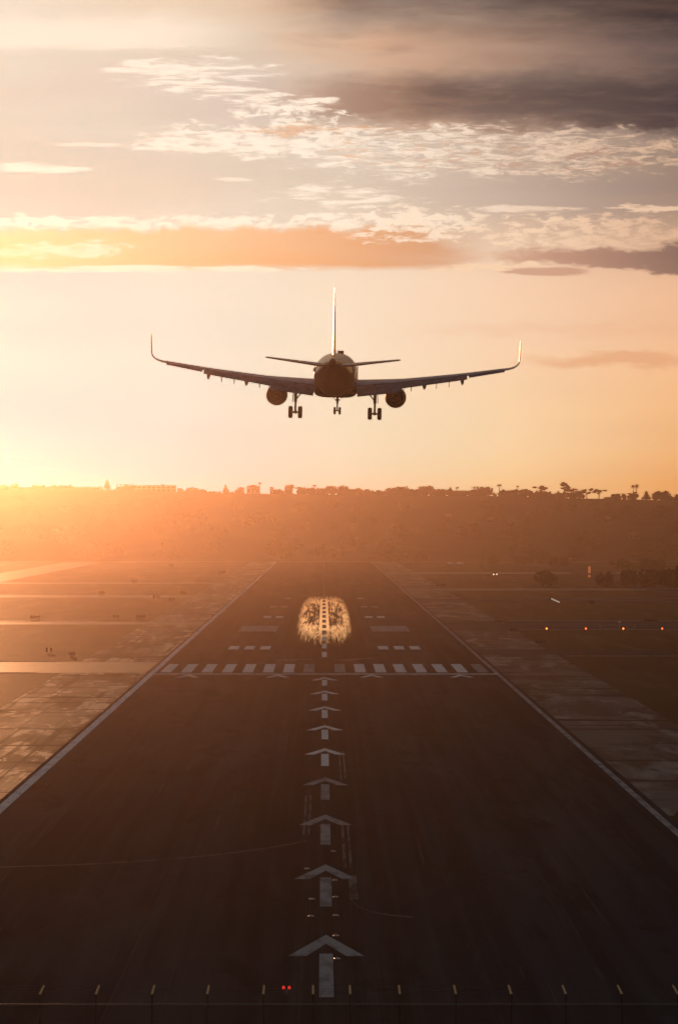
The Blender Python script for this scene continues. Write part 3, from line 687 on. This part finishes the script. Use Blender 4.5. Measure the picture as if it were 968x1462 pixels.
def marker_pair(u, v, label):
    x_, y_ = gp(u, v); k_ = y_/FPX
    t_ = thing('twin_marker', label, 'marker', (x_, y_, 0.02))
    for s in (-1, 1):
        bm = bmesh.new(); box(bm, (s*3*k_, 0, 0.25+3.2*k_), (3.0*k_, 0.25, 6*k_), bev=0.03); link('panel', bm, 'sign', t_)
        bm = bmesh.new(); tube(bm, (s*3*k_, 0, 0), (s*3*k_, 0, 0.4), 0.06); link('leg', bm, 'galv', t_)
marker_pair(223, 856, 'pair of upright dark marker boards at the third left taxiway')
marker_pair(70, 933, 'pair of upright dark marker boards in grass above the wide left taxiway')

def make_guard(label, loc, lamp):
    t_ = thing('taxiway_guard_light', label, 'light', loc, (0,0,0), 'glowing lights in a row across the right taxiway')
    bm = bmesh.new(); tube(bm, (0,0,0), (0,0,0.25), 0.16, 0.12); link('base', bm, 'galv', t_)
    bm = bmesh.new(); box(bm, (0, 0.12, 0.52), (0.95, 0.2, 0.6), bev=0.05); link('housing', bm, 'sign', t_)
    bm = bmesh.new()
    lathe(bm, [(-0.10, 0.02), (-0.08, 0.14), (-0.03, 0.2), (0.03, 0.2)], 'y', (0.0, 0, 0.52), 16); link('lamp', bm, lamp, t_, smooth='all')
for u, lamp, lab in [(780.5,'amber','leftmost of the four glowing taxiway lights on the right'), (836.5,'redlamp','second from left of the four glowing taxiway lights'), (890,'amber','third from left of the four glowing taxiway lights'), (945.5,'redlamp','rightmost of the four glowing taxiway lights near the photo edge')]:
    y_ = 1129.0; make_guard(lab, ((u-VPU)/FPX*y_, y_, 0.05), lamp)
# open frame barrier by the third and fourth lights
y_ = 1133; xa, xb = (857-VPU)/FPX*y_, (907-VPU)/FPX*y_
t_ = thing('barrier_frame', 'thin grey open frame between the third and fourth glowing lights', 'barrier', ((xa+xb)/2, y_, 0.04))
for s in (-1, 1):
    bm = bmesh.new(); box(bm, (s*(xb-xa)/2, 0, 0.75), (0.3, 0.14, 1.5)); link('post', bm, 'galv', t_)
for zz in (1.35, 0.4):
    bm = bmesh.new(); box(bm, (0, 0, zz), (xb-xa-0.32, 0.1, 0.12)); link('rail', bm, 'galv', t_)
x_, y_ = gp(884.5, 897)
t_ = thing('marker_post', 'short pale marker post left of the wide sign on the right', 'post', (x_, y_, 0.03))
bm = bmesh.new(); tube(bm, (0,0,0), (0,0,1.3), 0.12); link('pole', bm, 'galv', t_)
bm = bmesh.new(); box(bm, (0,-0.02,1.55), (0.55,0.12,0.5), bev=0.03); link('head', bm, 'whitep', t_)
# white tilted board, its panel made to glow in place of a sun glint
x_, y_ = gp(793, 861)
t_ = thing('white_board', 'white tilted board by the far right taxiway, its sun glint made by emission', 'board', (x_, y_, 0.03), (0,0,R(8)))
bm = bmesh.new(); box(bm, (0,0,0.75), (3.0,0.6,0.14), Euler((R(28), R(24), 0)), 0.02); link('panel', bm, 'glintwhite', t_)
for s in (-1, 1):
    bm = bmesh.new(); tube(bm, (s*1.1,0,-0.02), (s*1.1,0,0.72-s*0.46), 0.07); link('leg', bm, 'galv', t_)
x_, y_ = gp(785, 862)
t_ = thing('marker_post', 'short dark marker post just left of the white tilted board', 'post', (x_, y_, 0.03))
bm = bmesh.new(); tube(bm, (0,0,0), (0,0,1.4), 0.14); link('pole', bm, 'sign', t_)
bm = bmesh.new(); box(bm, (0,0,1.65), (0.7,0.3,0.5), bev=0.04); link('head', bm, 'sign', t_)
# orange pylon; the glow of its bands imitates sunlight glinting on them
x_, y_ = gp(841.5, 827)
t_ = thing('marker_pylon', 'tall orange banded pylon beside the dark hedge, its glow imitating sunlight', 'pylon', (x_, y_, 0.03))
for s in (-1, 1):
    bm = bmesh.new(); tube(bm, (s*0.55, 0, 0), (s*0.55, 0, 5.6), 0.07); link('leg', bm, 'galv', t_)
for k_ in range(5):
    bm = bmesh.new(); box(bm, (0, 0, 1.3+k_*0.98), (1.05, 0.4, 0.9), bev=0.04); link('band', bm, 'glintamber' if k_ not in (1,) else 'orange', t_)
# tall light pole and white post beside it
x_, y_ = gp(688, 815)
t_ = thing('light_pole', 'tall thin light pole right of the runway far end', 'light pole', (x_, y_, 0.02))
bm = bmesh.new(); tube(bm, (0,0,0), (0,0,12), 0.28, 0.16); link('pole', bm, 'sign', t_)
bm = bmesh.new(); box(bm, (0,0,12.1), (1.6,0.3,0.14)); link('crossarm', bm, 'sign', t_)
for s in (-1, 1):
    bm = bmesh.new(); box(bm, (s*0.6,-0.1,11.8), (0.55,0.5,0.42), bev=0.05); link('floodlight', bm, 'galv', t_)
x_, y_ = gp(684, 814)
t_ = thing('marker_post', 'white post at the foot of the tall light pole', 'post', (x_, y_, 0.02))
bm = bmesh.new(); tube(bm, (0,0,0), (0,0,2.9), 0.2, 0.2); link('pole', bm, 'whitep', t_)
bm = bmesh.new(); lathe(bm, [(2.9,0.22), (3.0,0.26), (3.15,0.16), (3.22,0.02)], 'z'); link('cap', bm, 'galv', t_)

def car(label, loc, rz, paint, lights, group=None, sc=1.0):
    t_ = thing('parked_car' if not lights else 'service_car', label, 'car', loc, (0,0,rz), group)
    bm = bmesh.new()   # front towards -y
    prof = [(-2.2,0.45), (-2.25,0.75), (-2.1,0.98), (-1.15,1.1), (-0.5,1.72), (1.3,1.78), (1.95,1.15), (2.2,1.05), (2.25,0.5)]
    loft(bm, [[(-0.9, a, b*0.98) for a, b in prof], [(-0.82, a, b) for a, b in prof]][::1] + [[(0.82, a, b) for a, b in prof], [(0.9, a, b*0.98) for a, b in prof]])
    link('body', bm, paint, t_, smooth=True)
    bm = bmesh.new(); loft(bm, [[(-0.74,-1.10,1.16), (0.74,-1.10,1.16), (0.68,-0.55,1.69), (-0.68,-0.55,1.69)], [(-0.74,-1.04,1.12), (0.74,-1.04,1.12), (0.68,-0.49,1.65), (-0.68,-0.49,1.65)]]); link('windscreen', bm, 'glass', t_)
    for s in (-1, 1):
        for yy in (-1.4, 1.4):
            bm = bmesh.new(); lathe(bm, [(-0.11,0.2), (-0.11,0.3), (-0.08,0.34), (0.08,0.34), (0.11,0.3), (0.11,0.2)], 'x', (s*0.8, yy, 0.34), 18); w_ = link('wheel', bm, 'tyre', t_, smooth=True)
            bm = bmesh.new(); lathe(bm, [(-0.115,0.02), (-0.115,0.19), (0.115,0.19), (0.115,0.02)], 'x', (s*0.803, yy, 0.34), 14); link('rim', bm, 'rim', w_)
        bm = bmesh.new(); lathe(bm, [(-0.06,0.02), (-0.05,0.13), (0.04,0.17)], 'y', (s*0.62, -2.24, 0.72), 14); link('headlight', bm, 'head' if lights else 'whitep', t_, smooth='all')
    t_.scale = (sc, sc, sc); return t_
x_, y_ = gp(706, 823)
car('dark car with both headlamps lit driving towards the camera', (x_, y_, 0.05), R(6), 'sign', True, sc=1.25)
x_, y_ = gp(818, 799); car('pale car parked under the largest round tree', (x_, y_, 0.03), R(70), 'whitep', False)
for u, lab in ((643,'white car parked beyond the runway end, left one of two'), (656,'white car parked beyond the runway end, right one of two')):
    x_, y_ = gp(u, 807); car(lab, (x_, y_, 0.03), R(86), 'whitep', False, 'white cars beyond the runway end')
# flush approach lights in the pavement by the centreline
def inset(u, v, label):
    x_, y_ = gp(u, v); t_ = thing('inset_light', label, 'light', (x_, y_, 0.05), (0,0,0), 'flush lights beside the centreline arrows')
    bm = bmesh.new(); lathe(bm, [(0,0.22), (0.03,0.2), (0.05,0.12)], 'z', (0,0,0), 20); link('housing', bm, 'inset', t_, smooth='all')
    bm = bmesh.new(); box(bm, (0,-0.06,0.06), (0.16,0.12,0.05), bev=0.01); link('lens', bm, 'glass', t_)
for u, v, lab in [(445.5,1285.5,'bright flush light left of the second arrow shaft'), (444,1310,'bright flush light left of centre between first and second arrows'), (438,1242,'faint flush light left of the second arrowhead'),
    (479,1282.5,'faint flush light right of the second arrow shaft'), (478,1258.5,'faint flush light right of the second arrow, just under its head'), (479.5,1309,'flush light right of centre between first and second arrows'), (479.5,1338,'flush light right of the nearest arrowhead tip'), (481,1371,'flush light right of the nearest arrow shaft'), (476,1217,'faint flush light right of centre below the third arrow')]:
    inset(u, v, lab)
# twin red lamp unit in front of the paving
x_, y_ = gp(409, 1422)
t_ = thing('twin_red_light', 'small unit with two red lamps just beyond the fence', 'light', (x_, y_, 0.03))
bm = bmesh.new(); tube(bm, (0,0,0), (0,0,0.3), 0.05); link('post', bm, 'galv', t_)
bm = bmesh.new(); box(bm, (0,0,0.31), (0.5,0.06,0.04)); link('crossbar', bm, 'sign', t_)
for s in (-1, 1):
    bm = bmesh.new(); lathe(bm, [(0.33,0.07), (0.42,0.075), (0.48,0.05), (0.51,0.01)], 'z', (s*0.16,0,0), 14); link('lamp', bm, 'reddim', t_, smooth='all')

# ------------------------------------------------------------------ perimeter fence
FY = 242.0
fpx = [-23,57,137,217,296,376,447,500,571,651,730,808,888,968]
fence = thing('chain_link_fence', 'dark chain link perimeter fence with barbed wire arms along the bottom edge', 'fence', (0, FY, 0))
def fxs(u): return (u-VPU)/FPX*FY
for u in fpx:
    x_ = fxs(u); lean = 0.20*(462-u)/405
    bm = bmesh.new(); tube(bm, (x_,0,-0.2), (x_,0,2.27), 0.055, seg=12); tube(bm, (x_,0,2.27), (x_,0,2.31), 0.065, 0.05, 12); po = link('post', bm, 'wire', fence, smooth=True)
    bm = bmesh.new(); tube(bm, (x_,0,2.29), (x_+lean,0.32,2.72), 0.06, 0.05, 10); link('arm', bm, 'arm', po, smooth=True)
x0, x1 = fxs(fpx[0]), fxs(fpx[-1])
for zz, rr in ((1.78, 0.034), (0.35, 0.03)):
    bm = bmesh.new(); tube(bm, (x0,-0.075,zz), (x1,-0.075,zz), rr); link('rail', bm, 'steel', fence, smooth=True)
for q in (0.35, 0.7, 1.0):
    bm = bmesh.new()
    for a, b in zip(fpx, fpx[1:]):
        la, lb = 0.20*(462-a)/405, 0.20*(462-b)/405
        pa = Vector((fxs(a)+la*q, 0.32*q+0.04, 2.30+0.43*q)); pb = Vector((fxs(b)+lb*q, 0.32*q+0.04, 2.30+0.43*q))
        for i in range(6):
            s0, s1 = i/6, (i+1)/6; sag = lambda s_: Vector((0,0,-0.05*4*s_*(1-s_)))
            tube(bm, pa.lerp(pb, s0)+sag(s0), pa.lerp(pb, s1)+sag(s1), 0.004, seg=5)
    link('barbed_wire', bm, 'wire', fence)
bm = bmesh.new(); pitch = 0.07; hh = 1.72
nn = int((x1-x0)/pitch)
for i in range(-int(hh/pitch), nn):
    for s in (1, -1):
        xa = x0+i*pitch if s > 0 else x0+i*pitch+hh; xb = xa+s*hh; za, zb = 0.05, 0.05+hh
        if min(xa, xb) < x0 or max(xa, xb) > x1: continue
        r_ = 0.006; yy = 0.066+0.004*s
        vs = [bm.verts.new(q) for q in ((xa-r_,yy,za),(xa+r_,yy,za),(xb+r_,yy,zb),(xb-r_,yy,zb),(xa,yy+r_,za),(xb,yy+r_,zb))]
        bm.faces.new((vs[0],vs[1],vs[2],vs[3])); bm.faces.new((vs[1],vs[4],vs[5],vs[2])); bm.faces.new((vs[4],vs[0],vs[3],vs[5]))
link('mesh_panel', bm, 'wire', fence)

# ------------------------------------------------------------------ airliner
PD = 450.0
pl = thing('airliner', 'twin-engine airliner seen from behind, landing gear down, over the runway', 'airplane',
           at(479.6, 534.5, PD), (0,0,0))
pl.rotation_mode = 'XYZ'
pl.rotation_euler = (Matrix.Rotation(R(-1.1), 3, 'Z') @ Matrix.Rotation(R(2.0), 3, 'X') @ Matrix.Rotation(R(1.3), 3, 'Y')).to_euler()
def sup(hw, hh, zc, y_, e=2.0, n_=40):
    r_ = []
    for i in range(n_):
        a = 2*math.pi*i/n_; c_, s_ = math.cos(a), math.sin(a)
        r_.append((hw*math.copysign(abs(c_)**(2/e), c_), y_, zc+hh*math.copysign(abs(s_)**(2/e), s_)))
    return r_
# two-tone hull: pale crown; belly and tail cone darkened, shade put into the colour
m = bpy.data.materials.new('hull paint'); m.use_nodes = True; M['hull'] = m
n = NT(m.node_tree); p = m.node_tree.nodes['Principled BSDF']
tcn = n.n.new('ShaderNodeTexCoord'); x, y, z = n.xyz(tcn.outputs['Object'])
line = n.add(0.25, n.mul(n.ss(y, -12.0, -18.5), 1.05))
fb = n.ss(n.sub(z, line), -0.03, 0.03)
gr = n.noise(n.vec(n.mul(x, 1.2), n.mul(y, 0.5), n.mul(z, 1.2)), 1.0, 5, 0.6)
pal = n.mix(n.ss(gr, 0.4, 0.65), (0.20,0.195,0.21,1), (0.14,0.135,0.145,1)); drk = n.mix(n.ss(gr, 0.4, 0.65), (0.034,0.023,0.023,1), (0.025,0.018,0.018,1))
n.l.new(n.mix(fb, drk, pal), p.inputs['Base Color'])
p.inputs['Roughness'].default_value = 0.32; n.l.new(n.m('MULTIPLY_ADD', fb, 0.33, 0.05), p.inputs['Specular IOR Level'])
bm = bmesh.new()
st = [(17.7,.06,.06,-.55), (17.45,.4,.4,-.53), (17,.75,.75,-.46), (16,1.22,1.28,-.28), (14.6,1.66,1.75,-.1), (13,1.9,1.99,-.02), (11.5,1.975,2.07,0), (6,1.975,2.07,0), (0,1.975,2.07,0), (-6.5,1.975,2.07,0),
      (-8.5,1.94,2.0,.06), (-10.5,1.82,1.84,.18), (-12.5,1.60,1.60,.38), (-14.5,1.29,1.31,.60), (-16.5,.92,.98,.84), (-18.3,.56,.62,1.05), (-19.5,.34,.38,1.18)]
loft(bm, [sup(a, b, c, y_) for y_, a, b, c in st])
fus = link('fuselage', bm, 'hull', pl, smooth=True)
bm = bmesh.new(); lathe(bm, [(-19.9,.16), (-19.9,.27), (-19.48,.335), (-19.48,.16)], 'y', (0,0,1.19), 20, closed=True); link('exhaust_pipe', bm, 'nozzle', fus, smooth=True)
for s in (-1, 1):
    bm = bmesh.new()
    for i in range(34):
        yy = 11-i*0.62
        if -2.2 < yy < -1.0: continue
        box(bm, (s*1.955, yy, 0.42), (0.05, 0.24, 0.34))
    link('cabin_windows', bm, 'glass', fus)
    for yy in (12.6, -10.3):
        bm = bmesh.new(); wd = 1.95 if yy > 0 else 1.84
        box(bm, (s*(wd-0.02), yy, 0.0), (0.07, 0.82, 1.85), bev=0.02); link('cabin_door', bm, 'white', fus)
bm = bmesh.new()
for s in (-1, 1):
    for q in range(2): box(bm, (s*(0.35+0.62*q), 15.75-0.35*q, 0.62), (0.55,0.35,0.42), Euler((R(-28),0,R(-26*s))))
link('cockpit_window', bm, 'glass', fus)
bm = bmesh.new()
loft(bm, [sup(a, b, c, y_, e, 40) for y_, a, b, c, e in ((7.2,.3,.12,-1.95,2.0),(6.2,1.35,.5,-1.7,2.6),(4.5,1.95,.86,-1.36,3.6),(1,2.06,.95,-1.28,3.8),(-2.2,2.04,.92,-1.28,3.8),(-4,1.8,.72,-1.36,3.2),(-5.4,1.1,.38,-1.62,2.5),(-6.2,.2,.08,-1.95,2.0))])
link('belly_fairing', bm, 'maroon', pl, smooth=True)
for xx, yy, zz in ((0.42, 2.0, 2.05), (0, 9, 2.08), (0, -4.5, 2.08)):
    bm = bmesh.new(); loft(bm, [sup(0.05 if xx == 0 else 0.3, 0.02, 0, 0.5)[:], sup(0.05 if xx == 0 else 0.3, 0.02, 0, -0.5)[:]]); bm.clear()
    w_ = 0.04 if xx == 0 else 0.26
    loft(bm, [[(xx+w_*math.cos(2*math.pi*i/14), yy+0.5*math.sin(2*math.pi*i/14)*k_-(0.1*j), zz-0.06+hz) for i in range(14)] for j, (k_, hz) in enumerate(((1.0,0.0),(0.95,0.14),(0.7,0.26),(0.3,0.32)))])
    link('antenna', bm, 'sign', fus, smooth=True)

AF = [(1.0,0.0),(0.9,0.018),(0.75,0.046),(0.55,0.073),(0.35,0.082),(0.2,0.073),(0.08,0.05),(0.02,0.026),(0.0,0.0),(0.02,-0.02),(0.08,-0.034),(0.2,-0.046),(0.35,-0.05),(0.55,-0.042),(0.75,-0.022),(0.9,-0.006)]
def foil(x_, yle, zc, c, tc, inc=0.0, nx=(1,0,0), cut=1.0):
    """section at span x_: chord runs to -y, thickness along the vector 'up'; cut < 1 trims the trailing edge"""
    up = Vector(nx); up = Vector((-up.z, 0, up.x)); k_ = tc/0.132; r_ = []
    for a, b in AF:
        a = min(a, cut)
        q = Vector((x_, yle-a*c*math.cos(R(inc)), zc-a*c*math.sin(R(inc))+0.3*c*math.sin(R(inc)))) + up*(b*c*k_)
        r_.append(q)
    return r_
def wz(ax): # wing mid height at span station
    P = [(0.5,-1.02),(1.9,-0.98),(6.4,-0.52),(12,0.18),(16.1,0.82)]
    for (a, za), (b, zb) in zip(P, P[1:]):
        if ax <= b: return za+(zb-za)*(ax-a)/(b-a)
    return P[-1][1]
def le(ax): return 4.9-(ax-1.9)*0.515
def chord(ax): return le(ax)+1.2 if ax <= 6.4 else (le(6.4)+1.2)+(1.55-(le(6.4)+1.2))*(ax-6.4)/(16.1-6.4)
def tcr(ax): return 0.15-(0.035*min(1, (ax-0.5)/6))+0.045*max(0, (ax-9)/7)
def inc(ax): return 3.0-2.6*min(1, ax/16.1)
for s in (-1, 1):
    bm = bmesh.new(); secs = []
    for ax in (0.8,1.9,3,4.2,5.4,6.4,7.5,8.7,10,11.3,12.6,12.65,14,15.2,16.1):
        secs.append(foil(s*ax, le(ax), wz(ax), chord(ax), tcr(ax), inc(ax), cut=0.86 if ax < 12.62 else 0.98))
    loft(bm, secs if s > 0 else [q[::-1] for q in secs])
    wing = link('wing', bm, 'grey', pl, smooth=True)
    # upturned tip
    bm = bmesh.new(); secs = []
    path = [(16.1,0.82,1.52,0.16,9),(16.55,0.90,1.45,0.15,14),(16.95,1.03,1.36,0.14,26),(17.25,1.22,1.26,0.13,42),(17.45,1.48,1.20,0.12,64),(17.50,1.8,1.20,0.1,84),(17.52,2.5,1.16,0.1,89),(17.53,3.2,1.04,0.1,89.5),(17.53,3.55,0.72,0.1,90)]
    dl = 0; prev = None
    for (ax, zz, c, tc_, ang) in path:
        if prev: dl += math.hypot(ax-prev[0], zz-prev[1])
        prev = (ax, zz)
        secs.append([q+Vector((s*max(0, zz-1.2)/2*0.004*(le(16.1)-dl*0.62-q.y), 0, 0)) for q in foil(s*ax, le(16.1)-dl*0.62, zz, c, tc_, 0.3, (math.cos(R(ang)), 0, s*math.sin(R(ang))))])
    loft(bm, secs); link('winglet', bm, 'white', wing, smooth=True)
    # extended flaps
    for a0, a1, c0, c1, defl in ((2.05,6.44,1.3,1.12,30),(6.44,12.55,1.06,0.74,31)):
        bm = bmesh.new(); secs = []
        for q in range(5):
            ax = a0+(a1-a0)*q/4; c = c0+(c1-c0)*q/4; ch = chord(ax)
            yt = le(ax)-0.86*ch+0.06; zt = wz(ax)-0.56*ch*math.sin(R(inc(ax)))-0.05
            secs.append(foil(s*ax, yt, zt-0.3*c*math.sin(R(defl)), c, 0.14, defl))
        loft(bm, secs); link('flap', bm, 'flap', wing, smooth=True)
    # inboard vane and slots seen as bright lines between flap and wing
    bm = bmesh.new(); secs = [foil(s*ax, le(ax)-0.86*chord(ax)-1.02, wz(ax)-0.56*chord(ax)*math.sin(R(inc(ax)))-0.72, 0.5, 0.15, 44) for ax in (2.1, 3.1, 4.4, 6.2)]
    loft(bm, secs); link('flap_vane', bm, 'flap', wing, smooth=True)
    bm = bmesh.new(); secs = [foil(s*ax, le(ax)-0.78*chord(ax), wz(ax)-0.50*chord(ax)*math.sin(R(inc(ax)))-0.04-0.02*chord(ax), chord(ax)*0.32, 0.2, 24) for ax in (12.7, 14, 15.2, 16.08)]
    loft(bm, secs); link('aileron', bm, 'grey', wing, smooth=True)
    bm = bmesh.new(); secs = [foil(s*ax, le(ax)+0.32, wz(ax)-0.05, chord(ax)*0.16, 0.16, -20) for ax in (6.8, 9, 12, 15.6)]
    loft(bm, secs); link('slat', bm, 'grey', wing, smooth=True)
    # flap track fairings: large canoes and small hinge brackets
    for ax, L, dp, wd in ((8.5,3.3,0.66,0.22),(12.1,2.7,0.52,0.19),(5.1,2.6,0.5,0.2)):
        ch = chord(ax); yt = le(ax)-0.86*ch; zb = wz(ax)-0.56*ch*math.sin(R(inc(ax)))-0.12
        bm = bmesh.new()
        loft(bm, [[(s*ax+w_*wd*math.cos(2*math.pi*i/16), yt+L*yy, zb+zc-0.0+h_*dp*math.sin(2*math.pi*i/16)) for i in range(16)] for yy, w_, h_, zc in ((0.62,.15,.08,.02),(0.45,.7,.3,-.06),(0.2,1,.45,-.16),(0,1,.52,-.30),(-0.14,.85,.46,-.46),(-0.26,.55,.3,-.62),(-0.33,.12,.08,-.74))])
        link('flap_track_fairing', bm, 'flap', wing, smooth=True)
    for ax in (9.65, 10.85, 7.25, 2.5):
        ch = chord(ax); yt = le(ax)-0.86*ch; zb = wz(ax)-0.56*ch*math.sin(R(inc(ax)))
        bm = bmesh.new(); box(bm, (s*ax, yt-0.55, zb-0.62), (0.07, 0.5, 0.5), Euler((R(30),0,0))); link('hinge_bracket', bm, 'steel', wing)
    # engine
    ex, ez = s*5.75, -2.10
    bm = bmesh.new(); lathe(bm, [(6.0,.80),(6.1,.90),(5.95,.99),(5.2,1.03),(4.2,1.035),(3.2,1.01),(2.2,.93),(1.75,.88),(1.75,.85),(2.6,.86),(4.6,.84),(5.5,.80)], 'y', (ex,0,ez), 40, closed=True)
    eng = link('engine', bm, 'maroon', pl, smooth=True)
    bm = bmesh.new(); lathe(bm, [(4.6,.845),(4.55,.845)], 'y', (ex,0,ez), 36); link('fan', bm, 'duct', eng)
    bm = bmesh.new(); lathe(bm, [(2.45,.87),(2.4,.87)], 'y', (ex,0,ez), 36); link('bypass_duct', bm, 'duct', eng)
    bm = bmesh.new(); lathe(bm, [(2.5,.60),(1.8,.62),(1.1,.52),(0.75,.44),(0.75,.41),(1.2,.42)], 'y', (ex,0,ez), 32); link('core_nozzle', bm, 'nozzle', eng, smooth=True)
    bm = bmesh.new(); lathe(bm, [(1.2,.3),(0.8,.27),(0.4,.15),(0.1,.03)], 'y', (ex,0,ez), 24); link('exhaust_cone', bm, 'nozzle', eng, smooth=True)
    bm = bmesh.new()
    loft(bm, [[(ex-w_, yy, z0), (ex+w_, yy, z0), (ex+w_, yy, z1), (ex-w_, yy, z1)] for yy, w_, z0, z1 in ((5.0,.06,-1.2,-1.02),(4.2,.15,-1.25,-.82),(2.9,.19,-1.3,-.62),(1.2,.17,-1.42,-.66),(-0.2,.05,-.98,-.8))])
    link('pylon', bm, 'maroon', eng, smooth=True)
    for q in (-1, 1):
        bm = bmesh.new(); box(bm, (ex+q*0.78, 4.6, ez+0.82), (0.04, 0.9, 0.3), Euler((0, R(45*q), 0))); link('strake', bm, 'maroon', eng)
    # main landing gear
    gx = s*3.8; gy = -0.55
    bm = bmesh.new(); tube(bm, (gx,gy,-0.9), (gx,gy,-2.7), .16, .15, 14); tube(bm, (gx,gy,-2.7), (gx,gy,-3.68), .10, .10, 14); box(bm, (gx,gy,-3.68), (0.3,0.3,0.3), bev=0.05)
    gear = link('main_gear_strut', bm, 'steel', pl, smooth=True)
    bm = bmesh.new(); tube(bm, (gx-0.62,gy,-3.68), (gx+0.62,gy,-3.68), .09); link('axle', bm, 'steel', gear, smooth=True)
    bm = bmesh.new(); tube(bm, (gx,gy,-2.5), (gx-s*0.72,gy+.1,-1.6), .065); tube(bm, (gx-s*0.72,gy+.1,-1.6), (gx-s*1.2,gy+.1,-1.1), .065); link('side_brace', bm, 'steel', gear, smooth=True)
    bm = bmesh.new(); tube(bm, (gx,gy-0.16,-2.62), (gx,gy-0.5,-3.1), .05); tube(bm, (gx,gy-0.5,-3.1), (gx,gy-0.14,-3.6), .05); link('torque_link', bm, 'steel', gear, smooth=True)
    bm = bmesh.new(); box(bm, (gx+s*0.24,gy+.25,-1.95), (0.06,1.15,1.5), Euler((0,R(-4*s),0)), 0.02); link('gear_door', bm, 'white', gear)
    for q in (-1, 1):
        bm = bmesh.new(); lathe(bm, [(-.14,.26),(-.19,.34),(-.205,.46),(-.17,.55),(-.08,.585),(.08,.585),(.17,.55),(.205,.46),(.19,.34),(.14,.26)], 'x', (gx+q*.46,gy,-3.68), 32); link('wheel', bm, 'tyre', gear, smooth='all')
        bm = bmesh.new(); lathe(bm, [(-.15,.03),(-.15,.1),(-.10,.25),(.10,.25),(.15,.1),(.15,.03)], 'x', (gx+q*.46,gy,-3.68), 24); link('rim', bm, 'rim', gear, smooth=True)
    # tailplane
    bm = bmesh.new(); secs = [foil(s*ax, -13.9-(ax-.6)*.62, .83+(ax-.6)*.125, 3.9-(ax-.6)*.42, .10, -1.5) for ax in (.6,1.5,3,4.5,6.05)]+[foil(s*6.24, -13.9-5.64*.66, 1.54, 1.05, .07, -1.5)]
    loft(bm, secs); tp = link('tailplane', bm, 'grey', pl, smooth=True)
    bm = bmesh.new(); secs = [foil(s*ax, -13.9-(ax-.6)*.62-(3.9-(ax-.6)*.42)*.98, .83+(ax-.6)*.125+.05, 0.55-(ax-.6)*.05, .06, 3) for ax in (1.3,3,5.9)]
    loft(bm, secs); link('elevator', bm, 'flap', tp, smooth=True)
# fin and rudder
def finsec(z_, yle, c, tc): 
    k_ = tc/0.132*0.77
    return [(b*c*k_*1.2 if b > 0 else b*c*k_*1.9, yle-a*c, z_) for a, b in [(a, (0.5*(abs(b))+0.5*abs(AF[(16-i) % 16][1]))*(1 if i <= 8 else -1)*(0.62 if i <= 8 else 0.62*0.63)) for i, (a, b) in enumerate(AF)]]
bm = bmesh.new(); loft(bm, [finsec(z_, -10.9-(z_-1.5)*.82, 5.9-(z_-1.5)*.56, .095) for z_ in (1.5,3,5,6.8,7.85)]+[finsec(8.08, -16.8, 1.7, .05)])
fin = link('fin', bm, 'white', pl, smooth=True)
bm = bmesh.new(); loft(bm, [finsec(z_, -10.9-(z_-1.5)*.82-(5.9-(z_-1.5)*.56)*.96, .75-(z_-2)*.05, .08) for z_ in (2.1,4,7.6)]); link('rudder', bm, 'white', fin, smooth=True)
# nose gear
bm = bmesh.new(); tube(bm, (0,12.6,-1.7), (0,12.5,-2.9), .12, .11, 12); tube(bm, (0,12.5,-2.9), (0,12.45,-3.62), .075, .075, 12)
ng = link('nose_gear_strut', bm, 'steel', pl, smooth=True)
bm = bmesh.new(); tube(bm, (-.36,12.45,-3.62), (.36,12.45,-3.62), .06); link('axle', bm, 'steel', ng, smooth=True)
bm = bmesh.new(); tube(bm, (0,12.5,-2.6), (0,11.6,-1.9), .06); link('drag_brace', bm, 'steel', ng, smooth=True)
bm = bmesh.new(); box(bm, (0,12.4,-2.55), (.5,.16,.16), bev=.03); link('landing_light_bar', bm, 'steel', ng)
for q in (-1, 1):
    bm = bmesh.new(); lathe(bm, [(-.08,.17),(-.11,.24),(-.115,.31),(-.06,.375),(.06,.375),(.115,.31),(.11,.24),(.08,.17)], 'x', (q*.25,12.45,-3.62), 26); link('wheel', bm, 'tyre', ng, smooth='all')
    bm = bmesh.new(); box(bm, (q*.42,12.9,-2.2), (.04,1.5,.6), Euler((0,R(8*q),0)), .01); link('gear_door', bm, 'white', ng)

# ------------------------------------------------------------------ haze
HAZE_DENSITY = 0.00011
hz = bpy.data.materials.new('haze air'); hz.use_nodes = True; hz.node_tree.nodes.clear()
o_ = hz.node_tree.nodes.new('ShaderNodeOutputMaterial'); pv = hz.node_tree.nodes.new('ShaderNodeVolumePrincipled')
pv.inputs['Density'].default_value = HAZE_DENSITY; pv.inputs['Color'].default_value = (0.255, 0.186, 0.158, 1); pv.inputs['Anisotropy'].default_value = 0.95
hz.node_tree.links.new(pv.outputs[0], o_.inputs['Volume'])
bm = bmesh.new(); box(bm, (0, 2900, 34.5), (3100, 6200, 71)); M['haze'] = hz
ho = link('haze', bm, 'haze', kind='stuff')
